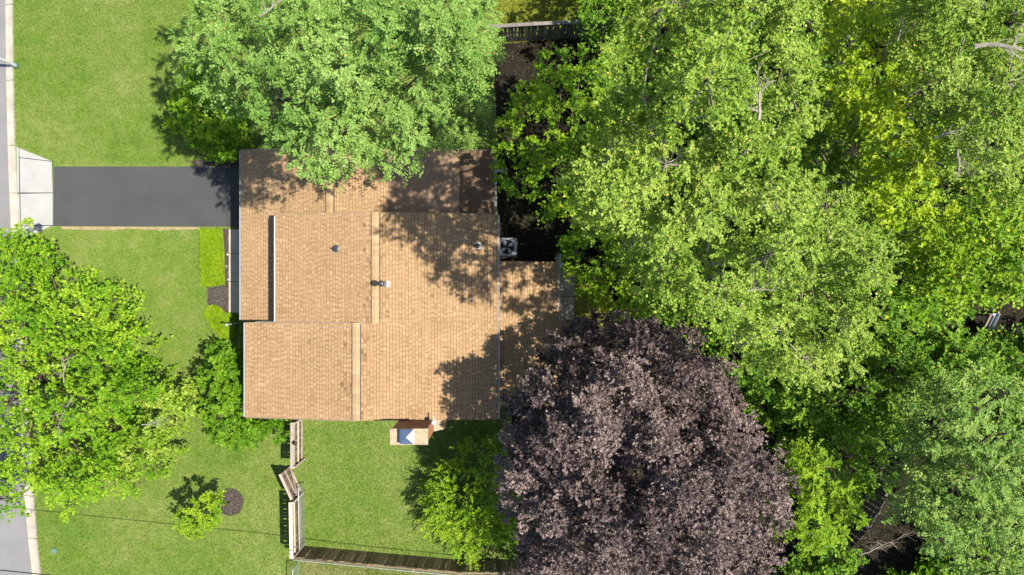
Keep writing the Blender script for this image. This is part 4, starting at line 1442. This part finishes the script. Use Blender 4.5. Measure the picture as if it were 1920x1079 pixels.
# the purple maple
t7, _ = tree('purple_maple', 'large round dark purple-leaved tree right of the house', 'tree',
     [(936, 905), (942, 845), (952, 800), (957, 752), (968, 712), (1000, 668), (1042, 628), (1090, 596), (1150, 586), (1220, 598), (1290, 612), (1332, 640), (1372, 690), (1392, 748), (1422, 800), (1465, 850), (1490, 920), (1486, 1000),
      (1468, 1060), (1470, 1150), (975, 1150), (952, 1030), (938, 960)],
     6.0, 11.8, ROSETTE, 'purple', dome=140, spacing=.31, rad=.34, lobe=1.7, lobe_amp=1.15, under=1.0, seed=31, zmod=lambda px, py: -3.6 * np.clip((py - 910) / 110, 0, 1) * np.clip((1160 - px) / 190, 0, 1) - 2.2 * np.clip((690 - py) / 70, 0, 1) * np.clip((1230 - px) / 120, 0, 1), trunk_r=.32, base=(1190, 800), group='trees round the house', gap=.1)
# ivy green understory behind the house
tree('understory_tree', 'open mid-green tree with lime tips behind the upper rear corner of the house', 'tree',
     [(926, 318), (935, 235), (958, 190), (1000, 132), (1020, 100), (1080, 88), (1160, 130), (1160, 250), (1130, 320), (1085, 395), (1060, 428), (1024, 412), (988, 405), (950, 372)],
     4.2, 7.0, MAPLE, 'under', dome=110, spacing=.50, rad=.46, lobe=1.5, lobe_amp=.9, under=.6, seed=32, trunk_r=.14, base=(1040, 280), group='woodland trees')
tree('understory_tree', 'dark green tree at the right end of the grey fence', 'tree',
     [(1092, -110), (1095, 55), (1082, 92), (1130, 130), (1210, 70), (1230, -110)], 4.0, 6.2, BROAD, 'wood_leaf', dome=70, spacing=.5, rad=.48, lobe=1.5, under=.7, seed=33, trunk_r=.14, group='woodland trees')
tree('understory_tree', 'low vivid green tree above the purple crown beside the rear path', 'tree',
     [(1040, 505), (1062, 468), (1080, 420), (1160, 420), (1320, 520), (1330, 610), (1250, 606), (1185, 592), (1138, 592), (1108, 556), (1062, 532)], 3.4, 6.6, MAPLE, 'under', dome=70, spacing=.46, rad=.46, lobe=1.4, lobe_amp=.8, under=.8, seed=34, trunk_r=.14, group='woodland trees')
# tall pale woodland trees
ta, _ = tree('woodland_tree', 'tall pale green woodland tree with orange-flecked crown at the top centre right', 'tree',
     [(1185, -110), (1180, 20), (1150, 58), (1138, 120), (1112, 165), (1132, 232), (1104, 280), (1064, 312), (1075, 350), (1200, 380), (1350, 345), (1480, 300), (1572, 215), (1568, 60), (1575, -110)],
     15.0, 19.0, FINE, 'pale', dome=150, spacing=.40, rad=.42, lobe=2.0, lobe_amp=1.5, under=1.0, seed=35, trunk_r=.34, bark='bark_pale', group='woodland trees')
tb, _ = tree('woodland_tree', 'tall grey-green woodland tree leaning toward the low rear roof', 'tree',
     [(1062, 318), (1056, 408), (1092, 436), (1165, 446), (1205, 500), (1252, 560), (1302, 602), (1385, 612), (1432, 560), (1510, 500), (1566, 450), (1510, 300), (1380, 320), (1200, 350), (1100, 300)],
     15.0, 18.8, FINE, 'pale_cool', dome=140, spacing=.40, rad=.42, lobe=2.0, lobe_amp=1.5, under=1.0, seed=36, trunk_r=.32, bark='bark_pale', group='woodland trees')
tc, _ = tree('woodland_tree', 'tall pale woodland tree right above the purple crown shoulder', 'tree',
     [(1372, 600), (1396, 648), (1440, 692), (1500, 742), (1562, 742), (1622, 692), (1684, 570), (1692, 470), (1640, 392), (1560, 330), (1500, 300), (1470, 420), (1420, 540)],
     12.0, 16.2, FINE, 'pale_cool', dome=130, spacing=.42, rad=.44, lobe=2.0, lobe_amp=1.5, under=1.0, seed=37, trunk_r=.32, bark='bark_pale', group='woodland trees')
td, _ = tree('woodland_tree', 'yellow-green woodland tree in the sunlit band at the upper right', 'tree',
     [(1555, -110), (1562, 60), (1568, 215), (1590, 310), (1640, 392), (1694, 480), (1760, 500), (1812, 420), (1800, 330), (1765, 250), (1728, 160), (1705, 60), (1700, -110)],
     8.6, 13.0, MAPLE, 'yellow_leaf', dome=90, spacing=.46, rad=.46, lobe=1.6, lobe_amp=1.4, under=.7, seed=38, trunk_r=.26, bark='bark_pale', group='woodland trees', gap=.2)
te, _ = tree('woodland_tree', 'tall pale woodland tree in the top right corner with bleached limbs', 'tree',
     [(1695, -110), (1702, 60), (1738, 165), (1782, 255), (1825, 330), (1900, 372), (2010, 380), (2010, -110)],
     11.5, 16.0, FINE, 'pale', dome=140, spacing=.42, rad=.44, lobe=2.0, lobe_amp=1.5, under=1.0, seed=39, trunk_r=.32, bark='bark_pale', group='woodland trees', gap=.25)
tree('woodland_tree', 'mid-green woodland tree at the right edge above the pale blue chute', 'tree',
     [(1735, 470), (1765, 420), (1810, 350), (1900, 350), (2010, 370), (2010, 560), (1905, 572), (1860, 566), (1815, 580), (1790, 612), (1722, 604), (1690, 545)],
     9.0, 13.0, BROAD, 'under', dome=90, spacing=.48, rad=.5, lobe=1.6, lobe_amp=1.1, under=.8, seed=40, trunk_r=.22, group='woodland trees')
tree('woodland_tree', 'shaded dark green woodland tree between the purple crown and the right edge', 'tree',
     [(1375, 690), (1440, 660), (1600, 630), (1700, 560), (1790, 606), (1818, 640), (1990, 640), (1990, 735), (1820, 715), (1740, 765), (1690, 838), (1600, 862), (1500, 860), (1430, 806)],
     2.0, 4.6, BROAD, 'wood_leaf', dome=80, spacing=.5, rad=.5, lobe=1.6, lobe_amp=1.1, under=.8, seed=41, trunk_r=.2, group='woodland trees')
tree('woodland_tree', 'lime green feathery tree against the right side of the purple crown', 'tree',
     [(1470, 850), (1540, 832), (1588, 850), (1622, 900), (1637, 985), (1592, 1002), (1545, 1042), (1482, 1038), (1476, 960)], 4.6, 8.2, FROND, 'lime_leaf', dome=70, spacing=.46, rad=.5, lobe=1.5, lobe_amp=.9, under=.8, seed=42, trunk_r=.16, group='woodland trees')
tree('woodland_tree', 'small deep green tree on the left rim of the dark fence gap', 'tree',
     [(1560, 840), (1610, 820), (1672, 840), (1680, 880), (1660, 925), (1625, 935), (1590, 900)], 3.2, 5.6, MAPLE, 'dense', dome=50, spacing=.44, rad=.44, lobe=1.2, under=.7, seed=43, trunk_r=.12, group='woodland trees')
tf, _ = tree('woodland_tree', 'large blue-green feathery tree filling the lower right corner', 'tree',
     [(1690, 780), (1748, 708), (1850, 692), (1910, 720), (2010, 730), (2010, 1150), (1880, 1150), (1812, 1070), (1740, 1030), (1685, 1000), (1705, 950), (1722, 895), (1725, 850), (1695, 830)],
     6.8, 11.0, FROND, 'locust_blue', dome=120, spacing=.46, rad=.5, base=(1735, 770), lobe=1.8, lobe_amp=1.4, under=.75, seed=44, trunk_r=.28, group='woodland trees', gap=.25)
tree('woodland_bush', 'dark low bush at the bottom edge right of the purple crown', 'bush',
     [(1470, 1035), (1540, 1040), (1610, 1020), (1630, 1150), (1460, 1150)], .9, 2.6, BROAD, 'wood_leaf', dome=50, spacing=.42, rad=.42, lobe=1.1, lobe_amp=.4, under=.4, seed=45, trunk_r=.06, group='woodland bushes', gap=.7)
tree('woodland_bush', 'bright green low bush at the bottom edge below the dark fence gap', 'bush',
     [(1690, 1075), (1720, 1050), (1790, 1045), (1850, 1080), (1850, 1150), (1690, 1150)], .8, 2.2, BROAD, 'maple', dome=40, spacing=.36, rad=.36, lobe=1.0, lobe_amp=.3, under=.5, seed=46, trunk_r=.05, group='woodland bushes')
tree('woodland_bush', 'low shaded bush at the lower rim of the chute clearing', 'bush',
     [(1790, 650), (1860, 632), (1990, 618), (1990, 700), (1800, 700)], .8, 2.4, BROAD, 'wood_leaf', dome=35, spacing=.4, rad=.4, lobe=1.0, lobe_amp=.3, under=.5, seed=47, trunk_r=.05, group='woodland bushes')
tree('woodland_tree', 'deep green woodland tree in the valley between the two tallest pale crowns', 'tree',
     [(1420, 190), (1560, 150), (1700, 180), (1710, 380), (1600, 420), (1450, 360)], 6.5, 9.5, BROAD, 'wood_leaf', dome=80, spacing=.5, rad=.5, lobe=1.6, lobe_amp=.9, under=.6, seed=61, trunk_r=.16, group='woodland trees')
tree('understory_tree', 'slim dark green tree in the shade between the pale crowns and the purple crown', 'tree',
     [(1290, 560), (1400, 590), (1450, 680), (1440, 760), (1390, 720), (1340, 640)], 3.0, 5.5, MAPLE, 'wood_leaf', dome=50, spacing=.48, rad=.46, lobe=1.3, lobe_amp=.7, under=.6, seed=62, trunk_r=.12, group='woodland trees')
tree('understory_tree', 'leafy mid-green tree behind the air conditioner under the tall crowns', 'tree',
     [(1090, 250), (1200, 230), (1280, 330), (1240, 430), (1120, 450), (1075, 380)], 4.5, 7.5, MAPLE, 'under', dome=60, spacing=.48, rad=.46, lobe=1.4, lobe_amp=.8, under=.6, seed=63, trunk_r=.14, group='woodland trees')
# low undergrowth that carpets the wood
ur = np.random.default_rng(77)
ux, uy = ur.uniform(1.5, 27, 2600), ur.uniform(-15.5, 15.5, 2600)
ok = in_poly(ux, uy, wood_poly)
for hole in (gp((925, 70), (1075, 70), (1075, 480), (1040, 620), (925, 800)), gp((1040, 480), (1160, 480), (1160, 560), (1250, 620), (1370, 740), (1480, 880), (1480, 1300), (940, 1300), (940, 640), (1040, 640)), gp((1560, 830), (1760, 830), (1720, 1079), (1560, 1079)), gp((1780, 560), (1940, 560), (1940, 650), (1780, 650))):
    ok &= ~in_poly(ux, uy, hole)
UP = np.stack([ux[ok], uy[ok], ur.uniform(.3, 2.2, ok.sum())], 1)
ust = dict(BROAD, twigs=7, leaves=6, len=.2, upw=.8)
V, T, rl, (n, m, k, nt_) = foliage(UP, np.tile(np.array([[0, 0, 1.0]]), (len(UP), 1)), np.full(len(UP), .55), ust, ur)
ug = link('undergrowth', np_mesh('undergrowth', V, T, {'rnd': rl, 'clump': np.repeat(ur.random(n), m * k * nt_)}), M['wood_leaf'])
tag(ug, 'dark leafy undergrowth carpeting the woodland floor under the trees', 'undergrowth', kind='stuff')
NTRI[0] += len(T)
# bleached limbs that show through the canopy
for root, px, py, z, ang, L_, sd_, th in ((ta, 1423, 200, 18.6, 92, 1.1, 50, .06), (te, 1850, 82, 16.2, 14, 2.2, 61, .08),
        (te, 1770, 262, 14.2, -10, 1.1, 63, .035), (te, 1800, 300, 14.5, 275, 1.0, 64, .04), (td, 1690, 60, 12.8, 70, 1.0, 59, .035), (tb, 1420, 530, 17.8, 45, .8, 55, .022)):
    dead_branch(root, px, py, z - .12, ang, L_ * .7, sd_, 'bark_pale', thick=th, spread=.55, rise=.15, forks=4)
fallen = empty('fallen_branch', at(1650, 1020))
tag(fallen, 'bare fallen branch lying at the bottom of the dark fence gap', 'branch')
dead_branch(fallen, 1625, 1035, .35, 25, 2.2, 70, 'bark_pale', thick=.04, spread=.7, rise=.05, forks=6)
fallen2 = empty('fallen_branch', at(1590, 1050))
tag(fallen2, 'tangle of bare twigs beside the lime green feathery tree', 'branch')
dead_branch(fallen2, 1590, 1060, .5, 100, 2.0, 71, 'bark', thick=.03, spread=.9, rise=.2, forks=6)
print("leaf triangles", NTRI[0], "all", sum(len(o.data.loops) - 2 * len(o.data.polygons) for o in bpy.data.objects if o.type == "MESH"))
